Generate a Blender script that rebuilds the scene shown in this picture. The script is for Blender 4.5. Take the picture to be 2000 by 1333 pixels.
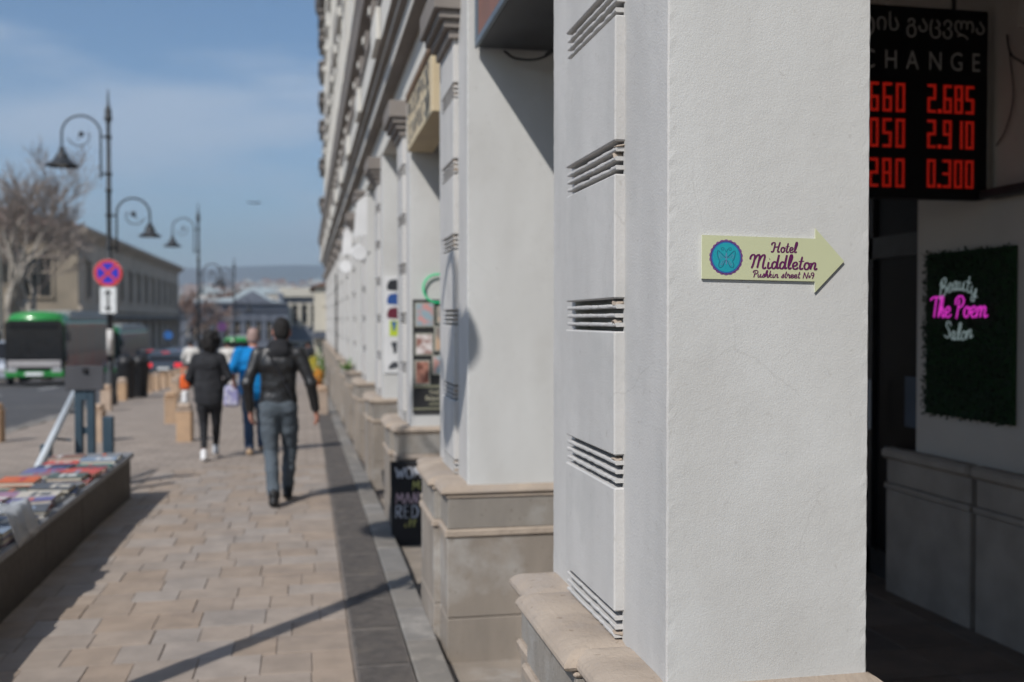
import bpy, bmesh, math, random
import numpy as np
from mathutils import Vector, Matrix, noise as mnoise
R = math.radians
random.seed(7)
for o in list(bpy.data.objects): bpy.data.objects.remove(o)
S = bpy.context.scene
COL = S.collection

# ---------------------------------------------------------------- camera
cam = bpy.data.cameras.new('camera'); camo = bpy.data.objects.new('camera', cam); COL.objects.link(camo)
camo.location = (0, 0, 1.72)
yaw, pitch = R(11.39), R(1.19)
fwd = Vector((math.sin(yaw)*math.cos(pitch), math.cos(yaw)*math.cos(pitch), -math.sin(pitch)))
camo.rotation_euler = fwd.to_track_quat('-Z', 'Y').to_euler()
cam.lens = 36.0; cam.sensor_width = 36.0; cam.clip_start = 0.05; cam.clip_end = 20000
cam.dof.use_dof = True; cam.dof.focus_distance = 2.42; cam.dof.aperture_fstop = 2.5; cam.dof.aperture_blades = 9
S.camera = camo

# ---------------------------------------------------------------- sky, sun, exposure
SUN_DIR = Vector((0.644*math.cos(R(43.5)), 0.765*math.cos(R(43.5)), -math.sin(R(43.5))))   # the way the light travels
w = bpy.data.worlds.new('World'); S.world = w; w.use_nodes = True
wn, wl = w.node_tree.nodes, w.node_tree.links
wn.clear()
wout = wn.new('ShaderNodeOutputWorld'); bg = wn.new('ShaderNodeBackground')
sky = wn.new('ShaderNodeTexSky'); sky.sky_type = 'NISHITA'; sky.sun_disc = False
sky.sun_elevation = R(43.5)
sky.sun_rotation = math.atan2(-SUN_DIR.x, -SUN_DIR.y)
sky.altitude = 450; sky.air_density = 1.0; sky.dust_density = 0.35; sky.ozone_density = 2.2
wtc = wn.new('ShaderNodeTexCoord'); wmap = wn.new('ShaderNodeMapping'); wmap.inputs['Scale'].default_value = (2.2, 2.2, 9.0)
wmap.inputs['Rotation'].default_value = (0.12, -0.1, 0.3)
wno = wn.new('ShaderNodeTexNoise'); wno.inputs['Scale'].default_value = 1.3; wno.inputs['Detail'].default_value = 7; wno.inputs['Roughness'].default_value = 0.55
wramp = wn.new('ShaderNodeMapRange'); wramp.inputs['From Min'].default_value = 0.40; wramp.inputs['From Max'].default_value = 0.66
wramp.inputs['To Max'].default_value = 0.62; wramp.interpolation_type = 'SMOOTHSTEP'
wmix = wn.new('ShaderNodeMix'); wmix.data_type = 'RGBA'; wmix.inputs['B'].default_value = (5.4, 6.1, 7.2, 1)     # thin high cloud
wl.new(wtc.outputs['Generated'], wmap.inputs['Vector']); wl.new(wmap.outputs['Vector'], wno.inputs['Vector'])
wl.new(wno.outputs['Fac'], wramp.inputs['Value']); wl.new(wramp.outputs['Result'], wmix.inputs['Factor'])
whs = wn.new('ShaderNodeHueSaturation'); whs.inputs['Saturation'].default_value = 1.14; wl.new(sky.outputs['Color'], whs.inputs['Color']); wl.new(whs.outputs['Color'], wmix.inputs['A']); wl.new(wmix.outputs['Result'], bg.inputs['Color'])
bg.inputs['Strength'].default_value = 0.108
wl.new(bg.outputs['Background'], wout.inputs['Surface'])
sl = bpy.data.lights.new('sun', 'SUN'); slo = bpy.data.objects.new('sun', sl); COL.objects.link(slo)
sl.energy = 4.0; sl.angle = R(0.53); sl.color = (1.0, 0.96, 0.91)
slo.rotation_euler = SUN_DIR.to_track_quat('-Z', 'Y').to_euler(); slo.location = (-20, -20, 30)
S.view_settings.view_transform = 'Standard'; S.view_settings.look = 'None'; S.view_settings.gamma = 1.0
S.view_settings.exposure = 0.0
S.render.engine = 'CYCLES'
S.cycles.use_denoising = True; S.cycles.use_adaptive_sampling = True; S.cycles.adaptive_threshold = 0.02
S.cycles.max_bounces = 7; S.cycles.diffuse_bounces = 4; S.cycles.volume_bounces = 0
S.cycles.sample_clamp_indirect = 8.0

# ---------------------------------------------------------------- ground profile: level near, falling away down the street
PY = [-60, 9, 14, 27, 47, 70, 120, 400, 5000]; PZ = [0, 0, -.12, -.42, -.97, -1.85, -4.0, -14., -40.]
def G(y): return float(np.interp(y, PY, PZ))

# ---------------------------------------------------------------- materials
MATS = {}
def mat(name, c1, c2=None, ns=4.0, rough=0.75, bump=0.0, bs=90.0, metal=0.0, spec=0.4, streak=1.0, emit=None, estr=0.0,
        objrand=0.0, trowel=0.0, pits=0.0, crack=0.0, lo=0.35, hi=0.65, c3=None, n3=0.7, detail=5.0, bdist=0.004, trans=0.0, coat=0.0):
    m = bpy.data.materials.new(name); m.use_nodes = True; n, l = m.node_tree.nodes, m.node_tree.links
    b = n['Principled BSDF']; b.inputs['Roughness'].default_value = rough; b.inputs['Metallic'].default_value = metal
    b.inputs['Specular IOR Level'].default_value = spec
    if coat: b.inputs['Coat Weight'].default_value = coat; b.inputs['Coat Roughness'].default_value = 0.1
    if trans: b.inputs['Transmission Weight'].default_value = trans; b.inputs['IOR'].default_value = 1.2
    geo = n.new('ShaderNodeNewGeometry'); pos = geo.outputs['Position']
    if streak != 1.0:
        mp = n.new('ShaderNodeMapping'); mp.inputs['Scale'].default_value = (1, 1, streak); l.new(pos, mp.inputs['Vector']); pos = mp.outputs['Vector']
    c2 = c2 or tuple(x*0.86 for x in c1)
    nz = n.new('ShaderNodeTexNoise'); nz.inputs['Scale'].default_value = ns; nz.inputs['Detail'].default_value = detail
    l.new(pos, nz.inputs['Vector'])
    mr = n.new('ShaderNodeMapRange'); mr.inputs['From Min'].default_value = lo; mr.inputs['From Max'].default_value = hi; l.new(nz.outputs['Fac'], mr.inputs['Value'])
    mx = n.new('ShaderNodeMix'); mx.data_type = 'RGBA'; mx.inputs['A'].default_value = (*c1, 1); mx.inputs['B'].default_value = (*c2, 1)
    l.new(mr.outputs['Result'], mx.inputs['Factor']); col = mx.outputs['Result']
    if c3:
        n2 = n.new('ShaderNodeTexNoise'); n2.inputs['Scale'].default_value = n3; n2.inputs['Detail'].default_value = 8; n2.inputs['Roughness'].default_value = .65
        l.new(geo.outputs['Position'], n2.inputs['Vector'])
        m2 = n.new('ShaderNodeMapRange'); m2.inputs['From Min'].default_value = .52; m2.inputs['From Max'].default_value = .72; l.new(n2.outputs['Fac'], m2.inputs['Value'])
        x2 = n.new('ShaderNodeMix'); x2.data_type = 'RGBA'; l.new(m2.outputs['Result'], x2.inputs['Factor']); l.new(col, x2.inputs['A']); x2.inputs['B'].default_value = (*c3, 1)
        col = x2.outputs['Result']
    if objrand:
        oi = n.new('ShaderNodeObjectInfo'); hv = n.new('ShaderNodeHueSaturation')
        r2 = n.new('ShaderNodeMapRange'); r2.inputs['To Min'].default_value = 1-objrand; r2.inputs['To Max'].default_value = 1+objrand
        l.new(oi.outputs['Random'], r2.inputs['Value']); l.new(r2.outputs['Result'], hv.inputs['Value'])
        r3 = n.new('ShaderNodeMapRange'); r3.inputs['To Min'].default_value = 0.75; r3.inputs['To Max'].default_value = 1.3
        ml = n.new('ShaderNodeMath'); ml.operation = 'FRACT'; ms = n.new('ShaderNodeMath'); ms.operation = 'MULTIPLY'; ms.inputs[1].default_value = 7.31
        l.new(oi.outputs['Random'], ms.inputs[0]); l.new(ms.outputs[0], ml.inputs[0]); l.new(ml.outputs[0], r3.inputs['Value']); l.new(r3.outputs['Result'], hv.inputs['Saturation'])
        l.new(col, hv.inputs['Color']); col = hv.outputs['Color']
    if pits:                                                              # small scattered scuffs and pits in the paint
        pv = n.new('ShaderNodeTexNoise'); pv.inputs['Scale'].default_value = 38; pv.inputs['Detail'].default_value = 6; l.new(geo.outputs['Position'], pv.inputs['Vector'])
        pm_ = n.new('ShaderNodeMapRange'); pm_.inputs['From Min'].default_value = .655; pm_.inputs['From Max'].default_value = .72; pm_.inputs['To Max'].default_value = pits; l.new(pv.outputs['Fac'], pm_.inputs['Value'])
        px_ = n.new('ShaderNodeMix'); px_.data_type = 'RGBA'; l.new(pm_.outputs['Result'], px_.inputs['Factor']); l.new(col, px_.inputs['A']); px_.inputs['B'].default_value = (c1[0]*.5, c1[1]*.46, c1[2]*.42, 1); col = px_.outputs['Result']
    if crack:                                                             # hairline cracks, broken up by a mask
        wn_ = n.new('ShaderNodeTexNoise'); wn_.inputs['Scale'].default_value = 3.5; wn_.inputs['Detail'].default_value = 5; l.new(geo.outputs['Position'], wn_.inputs['Vector'])
        va = n.new('ShaderNodeVectorMath'); va.operation = 'MULTIPLY_ADD'; va.inputs[1].default_value = (.22, .22, .22); l.new(wn_.outputs['Color'], va.inputs[0]); l.new(geo.outputs['Position'], va.inputs[2])
        vo = n.new('ShaderNodeTexVoronoi'); vo.feature = 'DISTANCE_TO_EDGE'; vo.inputs['Scale'].default_value = 1.35; l.new(va.outputs['Vector'], vo.inputs['Vector'])
        v1 = n.new('ShaderNodeMapRange'); v1.inputs['From Min'].default_value = .0015; v1.inputs['From Max'].default_value = .004; v1.inputs['To Min'].default_value = crack; v1.inputs['To Max'].default_value = 0; l.new(vo.outputs['Distance'], v1.inputs['Value'])
        v2 = n.new('ShaderNodeMapRange'); v2.inputs['From Min'].default_value = .5; v2.inputs['From Max'].default_value = .58; l.new(wn_.outputs['Fac'], v2.inputs['Value'])
        v3 = n.new('ShaderNodeMath'); v3.operation = 'MULTIPLY'; l.new(v1.outputs['Result'], v3.inputs[0]); l.new(v2.outputs['Result'], v3.inputs[1])
        vx = n.new('ShaderNodeMix'); vx.data_type = 'RGBA'; l.new(v3.outputs[0], vx.inputs['Factor']); l.new(col, vx.inputs['A']); vx.inputs['B'].default_value = (c1[0]*.45, c1[1]*.43, c1[2]*.4, 1); col = vx.outputs['Result']
    l.new(col, b.inputs['Base Color'])
    if bump:
        nb = n.new('ShaderNodeTexNoise'); nb.inputs['Scale'].default_value = bs; nb.inputs['Detail'].default_value = 4; l.new(geo.outputs['Position'], nb.inputs['Vector'])
        bp = n.new('ShaderNodeBump'); bp.inputs['Strength'].default_value = bump; bp.inputs['Distance'].default_value = bdist
        l.new(nb.outputs['Fac'], bp.inputs['Height']); l.new(bp.outputs['Normal'], b.inputs['Normal'])
        if trowel:
            nt = n.new('ShaderNodeTexNoise'); nt.inputs['Scale'].default_value = 17; nt.inputs['Detail'].default_value = 3; l.new(geo.outputs['Position'], nt.inputs['Vector'])
            bt = n.new('ShaderNodeBump'); bt.inputs['Strength'].default_value = trowel; bt.inputs['Distance'].default_value = .012
            l.new(nt.outputs['Fac'], bt.inputs['Height']); l.new(bt.outputs['Normal'], bp.inputs['Normal'])
    if emit:
        b.inputs['Emission Color'].default_value = (*emit, 1); b.inputs['Emission Strength'].default_value = estr
    MATS[name] = m; return m

mat('plaster', (.60, .60, .585), (.555, .552, .535), ns=4.5, streak=.3, rough=.9, bump=.27, bs=230, bdist=.0026, c3=(.495, .485, .462), n3=.75, trowel=.12, pits=.22, crack=.14)
mat('plaster_paint', (.53, .515, .495), (.47, .457, .44), ns=5.5, rough=.8, bump=.4, bs=170, streak=.3, bdist=.0025, c3=(.45, .442, .425), n3=3.2, trowel=.14, pits=.25, crack=.2)
mat('facade_plaster', (.62, .60, .55), (.54, .52, .48), ns=1.4, rough=.9, bump=.3, bs=60)
mat('cornice', (.235, .21, .19), (.185, .165, .15), ns=1.7, rough=.9, bump=.3, bs=50)  # dark tone puts the shade of soffits, capitals and brackets into the colour
mat('stone_slab', (.315, .27, .225), (.24, .208, .175), ns=5, rough=.85, pits=.6, bump=.6, bs=90, streak=.35, c3=(.40, .38, .355), n3=2.0)
mat('stone_grey', (.285, .258, .225), (.23, .208, .183), ns=7, rough=.85, pits=.6, bump=.6, bs=90, streak=.4, c3=(.38, .37, .35), n3=2.2)
mat('stone_cream', (.40, .33, .265), (.32, .262, .21), ns=6, rough=.88, pits=.7, trowel=.5, bump=.7, bs=80, c3=(.36, .31, .27), n3=3.0)
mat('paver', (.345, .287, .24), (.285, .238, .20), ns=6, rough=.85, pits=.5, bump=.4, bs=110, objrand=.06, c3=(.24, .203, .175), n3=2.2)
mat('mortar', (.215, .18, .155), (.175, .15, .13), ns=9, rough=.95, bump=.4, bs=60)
mat('curb_stone', (.215, .20, .182), (.175, .164, .15), ns=6, rough=.8, bump=.35, bs=130, objrand=.1, c3=(.38, .35, .31), n3=2)
mat('grating', (.10, .09, .083), (.145, .128, .114), ns=14, rough=.75, bump=.9, bs=60, metal=.1, c3=(.19, .165, .14), n3=4, pits=.6)
mat('asphalt', (.085, .083, .085), (.065, .064, .066), ns=2, rough=.9, bump=.4, bs=60, c3=(.11, .105, .10), n3=.3)
mat('road_paint', (.7, .7, .68), rough=.7)
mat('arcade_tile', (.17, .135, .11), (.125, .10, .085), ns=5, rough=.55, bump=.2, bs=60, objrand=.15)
mat('inner_wall', (.47, .43, .39), (.41, .375, .34), ns=2, rough=.85, bump=.3, bs=120)
mat('inner_stone', (.32, .275, .235), (.24, .207, .178), ns=4, rough=.7, bump=.3, bs=90)
mat('black_metal', (.018, .018, .02), (.03, .03, .032), ns=8, rough=.45, metal=.3)
mat('dark_paint', (.03, .033, .037), (.045, .046, .05), ns=9, rough=.5, spec=.5)
mat('dark_box', (.05, .055, .062), (.038, .04, .045), ns=5, rough=.5)
mat('box_frame', (.16, .20, .24), (.12, .15, .18), rough=.4, metal=.4)
mat('box_panel', (.28, .12, .08), (.20, .10, .075), ns=3, rough=.55)
mat('beige_sign', (.60, .50, .33), (.54, .44, .29), ns=3, rough=.7)
mat('brown_trim', (.17, .10, .05), rough=.7)
mat('print_navy', (.05, .07, .10), rough=.6)
mat('sign_board', (.58, .60, .38), (.55, .57, .36), ns=3, rough=.55)
mat('sign_edge', (.74, .75, .60), rough=.6)
mat('purple_ink', (.125, .012, .095), rough=.6)
mat('violet_ink', (.20, .09, .27), rough=.6)
mat('blue_ink', (.03, .13, .38), rough=.6)
mat('teal_ink', (.015, .34, .40), (.012, .30, .38), ns=30, rough=.6)
mat('butterfly_ink', (.02, .14, .22), rough=.6)
mat('butterfly_light', (.16, .24, .42), rough=.6)
mat('led_red', (.05, .005, .003), rough=.5, emit=(1.0, .03, .015), estr=.22)
mat('board_black', (.006, .006, .007), rough=.6, spec=.2)
mat('board_letter', (.46, .45, .43), rough=.6)
mat('neon_pink', (.4, .05, .3), rough=.5, emit=(.95, .05, .75), estr=.55)
mat('neon_white', (.4, .45, .45), rough=.5, emit=(.42, .55, .55), estr=.30)
mat('neon_green', (.02, .45, .20), rough=.5, emit=(.02, .5, .2), estr=.35)
mat('moss', (.012, .03, .014), (.02, .045, .018), ns=40, rough=.95, objrand=.1)
mat('glass_dark', (.012, .013, .016), (.018, .018, .02), rough=.15, spec=.25)
mat('glass_shop', (.008, .008, .009), rough=.3, spec=.06)
mat('glass_grey', (.05, .055, .065), (.07, .075, .085), ns=1, rough=.15, spec=.6)
mat('wood_red', (.16, .05, .035), (.11, .035, .025), ns=7, rough=.6)
mat('cloth_blue', (.07, .085, .11), rough=.9)
mat('paper_white', (.72, .72, .72), (.66, .66, .66), ns=3, rough=.7)
mat('poster_black', (.022, .022, .024), (.03, .03, .03), rough=.55)
mat('poster_olive', (.24, .24, .17), rough=.6)
mat('poster_text', (.50, .48, .36), rough=.6)
mat('photo_frame', (.42, .42, .36), rough=.6)
for nme, a, b2 in (('photo_pink', (.60, .30, .28), (.30, .40, .45)), ('photo_hair', (.72, .66, .64), (.30, .15, .12)), ('photo_face', (.62, .30, .22), (.20, .08, .06)),
                   ('photo_tan', (.55, .38, .26), (.25, .22, .20)), ('photo_nail', (.60, .34, .30), (.35, .45, .50))):
    mat(nme, a, b2, ns=13, rough=.5, lo=.42, hi=.58)
mat('cap_black', (.03, .032, .04), rough=.8); mat('cap_blue', (.03, .09, .30), rough=.8); mat('cap_maroon', (.14, .02, .04), rough=.8)
mat('lime', (.50, .62, .03), rough=.7); mat('boot_grey', (.06, .065, .075), rough=.7); mat('silver', (.42, .44, .47), rough=.5, metal=.3)
mat('chalk_board', (.016, .014, .014), (.03, .026, .025), ns=6, rough=.8)
mat('chalk_white', (.55, .57, .62), rough=.95); mat('chalk_yellow', (.50, .48, .16), rough=.95); mat('chalk_pink', (.58, .42, .45), rough=.95)
mat('granite_dark', (.095, .083, .072), (.07, .062, .054), ns=22, rough=.6, spec=.15, c3=(.07, .06, .05), n3=2)
mat('granite_cap', (.25, .25, .255), (.19, .19, .195), ns=20, rough=.55, spec=.3)
mat('rail_pipe', (.66, .70, .72), (.58, .61, .63), rough=.4, metal=.2)
mat('post_blue', (.035, .062, .088), (.045, .075, .10), ns=6, rough=.45)
mat('panel_grey', (.075, .076, .085), rough=.6)
mat('bollard', (.46, .335, .24), (.38, .28, .205), ns=6, rough=.9, bump=.4, bs=60, objrand=.12)
mat('lamp_metal', (.028, .031, .036), (.045, .048, .052), ns=5, rough=.5, metal=.2)
mat('lamp_glass', (.5, .5, .48), rough=.5)
mat('sign_red', (.62, .05, .06), rough=.5); mat('sign_blue', (.02, .035, .52), rough=.5); mat('sign_white', (.78, .80, .80), rough=.5)
mat('sticker_grey', (.60, .59, .57), (.40, .36, .33), ns=7, rough=.7)
mat('bus_green', (.025, .25, .05), (.03, .27, .055), rough=.3, coat=.4); mat('bus_white', (.40, .38, .38), rough=.35, coat=.3); mat('bus_pale', (.30, .31, .30), rough=.5); mat('bus_tint', (.24, .175, .14), rough=.3, spec=.2); mat('bus_ad', (.36, .25, .18), (.40, .18, .13), ns=.8, rough=.4)
mat('rubber', (.015, .015, .016), rough=.85)
mat('car_dark', (.035, .045, .06), (.04, .05, .065), rough=.25, coat=.8, spec=.5); mat('car_blue', (.10, .16, .22), rough=.25, coat=.8); mat('car_silver', (.42, .46, .52), rough=.3, metal=.3, coat=.6)
mat('tail_red', (.55, .02, .03), rough=.3, emit=(1, .05, .06), estr=.55)
mat('headlight', (.45, .46, .47), rough=.25)
mat('leather', (.012, .012, .013), (.02, .02, .021), ns=9, rough=.36, spec=.6, bump=.5, bs=55, bdist=.01)
mat('black_cloth', (.014, .014, .017), (.022, .022, .025), ns=9, rough=.95, bump=.3, bs=60, bdist=.008)
mat('grey_jacket', (.018, .0185, .022), (.026, .027, .031), ns=8, rough=.9, bump=.3, bs=45, bdist=.01)
mat('trousers_grey', (.095, .115, .135), (.07, .088, .105), ns=6, rough=.95, bump=.3, bs=40, bdist=.01)
mat('jeans', (.05, .085, .15), (.035, .06, .11), ns=6, rough=.95, bump=.3, bs=40)
mat('blue_tee', (.0, .20, .52), (.0, .17, .45), ns=5, rough=.9, bump=.3, bs=30, bdist=.01)
mat('skin', (.44, .22, .16), (.38, .18, .13), ns=12, rough=.55)
mat('hair_black', (.008, .007, .007), (.018, .015, .014), ns=60, rough=.7, bump=.8, bs=200, bdist=.01)
mat('hair_grey', (.34, .24, .21), (.28, .19, .17), ns=60, rough=.7)
mat('shoe_white', (.74, .74, .74), rough=.6); mat('shoe_black', (.012, .012, .012), rough=.45); mat('shoe_tan', (.40, .28, .18), rough=.7)
mat('orange', (.75, .12, .02), rough=.6); mat('bag_violet', (.20, .19, .42), (.55, .55, .62), ns=14, rough=.7)
mat('white_shirt', (.66, .64, .60), rough=.9); mat('plastic_film', (.62, .64, .66), rough=.25, trans=.55)
mat('shop_band', (.10, .09, .085), (.075, .07, .068), ns=1, rough=.7)
mat('bark', (.36, .32, .27), (.22, .195, .165), ns=7, rough=.95, bump=.5, bs=20, bdist=.02, c3=(.38, .35, .30), n3=1.5)
mat('twig', (.30, .25, .215), (.22, .18, .155), ns=2, rough=.95)
mat('twig_red', (.30, .20, .16), (.22, .15, .12), ns=2, rough=.95)
mat('old_wall', (.30, .25, .19), (.22, .185, .14), ns=.5, rough=.9, bump=.3, bs=6, c3=(.25, .22, .18), n3=.25)  # front wall darkened: portico shade put into the colour
mat('old_wall_grey', (.46, .385, .31), (.37, .31, .25), ns=.6, rough=.9)
mat('roof_brown', (.19, .11, .085), (.14, .085, .065), ns=1.5, rough=.9, bump=.5, bs=8, bdist=.05)
mat('slate_wall', (.165, .18, .215), (.135, .15, .18), ns=.4, rough=.8); mat('slate_dark', (.09, .10, .125), rough=.8)
mat('pale_roof', (.46, .53, .55), (.40, .46, .48), ns=.5, rough=.6); mat('cream_wall', (.58, .53, .43), (.50, .46, .38), ns=.5, rough=.85)
mat('hill', (.17, .15, .12), (.12, .125, .085), ns=.006, rough=1, c3=(.26, .225, .20), n3=.02); mat('mountain', (.12, .125, .09), (.16, .14, .11), ns=.002, rough=1)
for i, c in enumerate(((.55, .50, .43), (.50, .38, .33), (.62, .60, .56), (.45, .42, .40))): mat('house_%d' % i, c, rough=.9)
mat('house_roof', (.30, .16, .12), (.24, .14, .11), ns=.2, rough=.9)
mat('leaf', (.10, .20, .03), (.07, .15, .025), ns=20, rough=.7); mat('flower_orange', (.70, .28, .03), rough=.8); mat('flower_yellow', (.60, .50, .05), rough=.8)
mat('terracotta', (.35, .16, .09), rough=.9); mat('bird', (.10, .11, .13), rough=.9); mat('road_sign_blue', (.03, .14, .42), rough=.5); mat('sign_purple', (.12, .045, .15), rough=.5)
mat('ground_far', (.20, .18, .15), (.15, .14, .12), ns=.02, rough=1)
mat('cable', (.02, .02, .02), rough=.7)

def brick_mat(name, c1, c2, mortar, scale, bw, rh):
    m = bpy.data.materials.new(name); m.use_nodes = True; n, l = m.node_tree.nodes, m.node_tree.links; b = n['Principled BSDF']; b.inputs['Roughness'].default_value = .88
    geo = n.new('ShaderNodeNewGeometry'); br = n.new('ShaderNodeTexBrick')
    br.inputs['Color1'].default_value = (*c1, 1); br.inputs['Color2'].default_value = (*c2, 1); br.inputs['Mortar'].default_value = (*mortar, 1)
    br.inputs['Scale'].default_value = scale; br.inputs['Mortar Size'].default_value = .012; br.inputs['Brick Width'].default_value = bw; br.inputs['Row Height'].default_value = rh
    nz = n.new('ShaderNodeTexNoise'); nz.inputs['Scale'].default_value = 2.5; nz.inputs['Detail'].default_value = 8
    mx = n.new('ShaderNodeMix'); mx.data_type = 'RGBA'; mx.blend_type = 'MULTIPLY'; mx.inputs['Factor'].default_value = .5
    mr = n.new('ShaderNodeMapRange'); mr.inputs['From Min'].default_value = .3; mr.inputs['From Max'].default_value = .7; mr.inputs['To Min'].default_value = .6; mr.inputs['To Max'].default_value = 1.15
    l.new(geo.outputs['Position'], br.inputs['Vector']); l.new(geo.outputs['Position'], nz.inputs['Vector']); l.new(nz.outputs['Fac'], mr.inputs['Value'])
    l.new(br.outputs['Color'], mx.inputs['A']); l.new(mr.outputs['Result'], mx.inputs['B']); l.new(mx.outputs['Result'], b.inputs['Base Color'])
    bp = n.new('ShaderNodeBump'); bp.inputs['Strength'].default_value = .5; bp.inputs['Distance'].default_value = .01; bp.invert = True
    l.new(br.outputs['Fac'], bp.inputs['Height']); l.new(bp.outputs['Normal'], b.inputs['Normal'])
    MATS[name] = m
brick_mat('paving_far', (.345, .287, .24), (.295, .245, .205), (.22, .18, .15), 1.0, .28, .24)
brick_mat('setts', (.31, .255, .215), (.26, .215, .18), (.18, .155, .13), 1.0, .16, .11)

# ---------------------------------------------------------------- mesh helpers
def cr(pts, n=8, closed=False):                                   # Catmull-Rom through points
    P = [np.array(p, float) for p in pts]
    if len(P) < 3 and not closed: return P
    out = []; N = len(P); rng = range(N if closed else N-1)
    for i in rng:
        p1, p2 = P[i], P[(i+1) % N]
        p0 = P[i-1] if (closed or i > 0) else 2*p1-p2
        p3 = P[(i+2) % N] if (closed or i+2 < N) else 2*p2-p1
        for k in range(n):
            t = k/n; out.append(.5*((2*p1)+(-p0+p2)*t+(2*p0-5*p1+4*p2-p3)*t*t+(-p0+3*p1-3*p2+p3)*t**3))
    if not closed: out.append(P[-1])
    return out

class MB:
    def __init__(s): s.v = []; s.f = []; s.mi = []; s.m = 0; s.sm = []; s.smooth = False
    def face(s, idx): s.f.append(tuple(idx)); s.mi.append(s.m); s.sm.append(s.smooth)
    def add(s, vs, fs):
        b = len(s.v); s.v += [tuple(map(float, p)) for p in vs]
        for f in fs: s.face([b+i for i in f])
    def box(s, x0, x1, y0, y1, z0, z1):
        s.add([(x0,y0,z0),(x1,y0,z0),(x1,y1,z0),(x0,y1,z0),(x0,y0,z1),(x1,y0,z1),(x1,y1,z1),(x0,y1,z1)],
              [(0,3,2,1),(4,5,6,7),(0,1,5,4),(1,2,6,5),(2,3,7,6),(3,0,4,7)]); return s
    def bbox(s, x0, x1, y0, y1, z0, z1, b=.005, j=0.0):              # chamfered box, j = corner jitter
        rj = lambda: random.uniform(-j, j)
        V = []; idx = {}
        for i in (0,1):
            for jx in (0,1):
                for k in (0,1):
                    X, Y, Z = (x0,x1)[i]+rj(), (y0,y1)[jx]+rj(), (z0,z1)[k]+rj()
                    sx, sy, sz = (1,-1)[i]*b, (1,-1)[jx]*b, (1,-1)[k]*b
                    for ax, p in ((0,(X,Y+sy,Z+sz)),(1,(X+sx,Y,Z+sz)),(2,(X+sx,Y+sy,Z))):
                        idx[(i,jx,k,ax)] = len(V); V.append(p)
        F = []
        for i in (0,1):
            q = [idx[(i,a,c,0)] for a,c in ((0,0),(1,0),(1,1),(0,1))]; F.append(q if i else q[::-1])
            q = [idx[(a,i,c,1)] for a,c in ((0,0),(1,0),(1,1),(0,1))]; F.append(q[::-1] if i else q)
            q = [idx[(a,c,i,2)] for a,c in ((0,0),(1,0),(1,1),(0,1))]; F.append(q if i else q[::-1])
        for a in (0,1):
            for c in (0,1):
                F.append([idx[(a,c,0,0)],idx[(a,c,1,0)],idx[(a,c,1,1)],idx[(a,c,0,1)]])
                F.append([idx[(a,0,c,0)],idx[(a,1,c,0)],idx[(a,1,c,2)],idx[(a,0,c,2)]])
                F.append([idx[(0,a,c,1)],idx[(1,a,c,1)],idx[(1,a,c,2)],idx[(0,a,c,2)]])
                for d in (0,1): F.append([idx[(a,c,d,0)],idx[(a,c,d,1)],idx[(a,c,d,2)]])
        s.add(V, F); return s
    def tube(s, pts, r, n=8, cap=True):
        P = [Vector(p) for p in pts]; m = len(P); rs = r if hasattr(r, '__len__') else [r]*m
        up = Vector((0,0,1)); t0 = (P[1]-P[0]).normalized()
        if abs(t0.dot(up)) > .9: up = Vector((1,0,0))
        nn = (up-t0*up.dot(t0)).normalized(); base = len(s.v)
        for i in range(m):
            t = (P[min(i+1,m-1)]-P[max(i-1,0)]); t = t.normalized() if t.length > 1e-9 else t0
            nn = (nn-t*nn.dot(t)); nn = nn.normalized() if nn.length > 1e-6 else Vector((1,0,0)); bb = t.cross(nn)
            for k in range(n):
                a = 2*math.pi*k/n; s.v.append(tuple(P[i]+(nn*math.cos(a)+bb*math.sin(a))*rs[i]))
        for i in range(m-1):
            for k in range(n):
                s.face([base+i*n+k, base+i*n+(k+1)%n, base+(i+1)*n+(k+1)%n, base+(i+1)*n+k])
        if cap: s.face([base+k for k in range(n)][::-1]); s.face([base+(m-1)*n+k for k in range(n)])
        return s
    def lathe(s, prof, c=(0,0,0), n=20, ax='z'):                      # prof = [(r, h)]
        base = len(s.v)
        for r, h in prof:
            for k in range(n):
                a = 2*math.pi*k/n; p = (r*math.cos(a), r*math.sin(a), h)
                if ax == 'y': p = (p[0], p[2], p[1])
                if ax == 'x': p = (p[2], p[0], p[1])
                s.v.append((c[0]+p[0], c[1]+p[1], c[2]+p[2]))
        for i in range(len(prof)-1):
            for k in range(n): s.face([base+i*n+k, base+i*n+(k+1)%n, base+(i+1)*n+(k+1)%n, base+(i+1)*n+k])
        s.face([base+k for k in range(n)][::-1]); s.face([base+(len(prof)-1)*n+k for k in range(n)]); return s
    def prism(s, poly, a0, a1, ax='y'):                               # polygon extruded along an axis
        n = len(poly); mp = {'y': lambda p, a: (p[0], a, p[1]), 'x': lambda p, a: (a, p[0], p[1]), 'z': lambda p, a: (p[0], p[1], a)}[ax]
        s.add([mp(p, a0) for p in poly]+[mp(p, a1) for p in poly], [tuple(range(n))[::-1], tuple(range(n, 2*n))]+[(i, (i+1) % n, n+(i+1) % n, n+i) for i in range(n)]); return s
    def ribbon(s, pts, wd, mp, ends=True, bias=None):                            # flat stroke; mp maps (u,v) to a point
        P = [np.array(p, float) for p in pts]; n = len(P); L = []; Q = []
        for i in range(n):
            t = P[min(i+1,n-1)]-P[max(i-1,0)]; t = t/(np.linalg.norm(t)+1e-9); nn = np.array((-t[1], t[0]))
            ww = wd*(.55 if ends and i in (0, n-1) else 1)/2*((.62+.5*abs(t[1])) if bias is not None else 1); L.append(P[i]+nn*ww); Q.append(P[i]-nn*ww)
        A = [Vector(mp(*p)) for p in L]; C_ = [Vector(mp(*p)) for p in Q]
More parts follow.
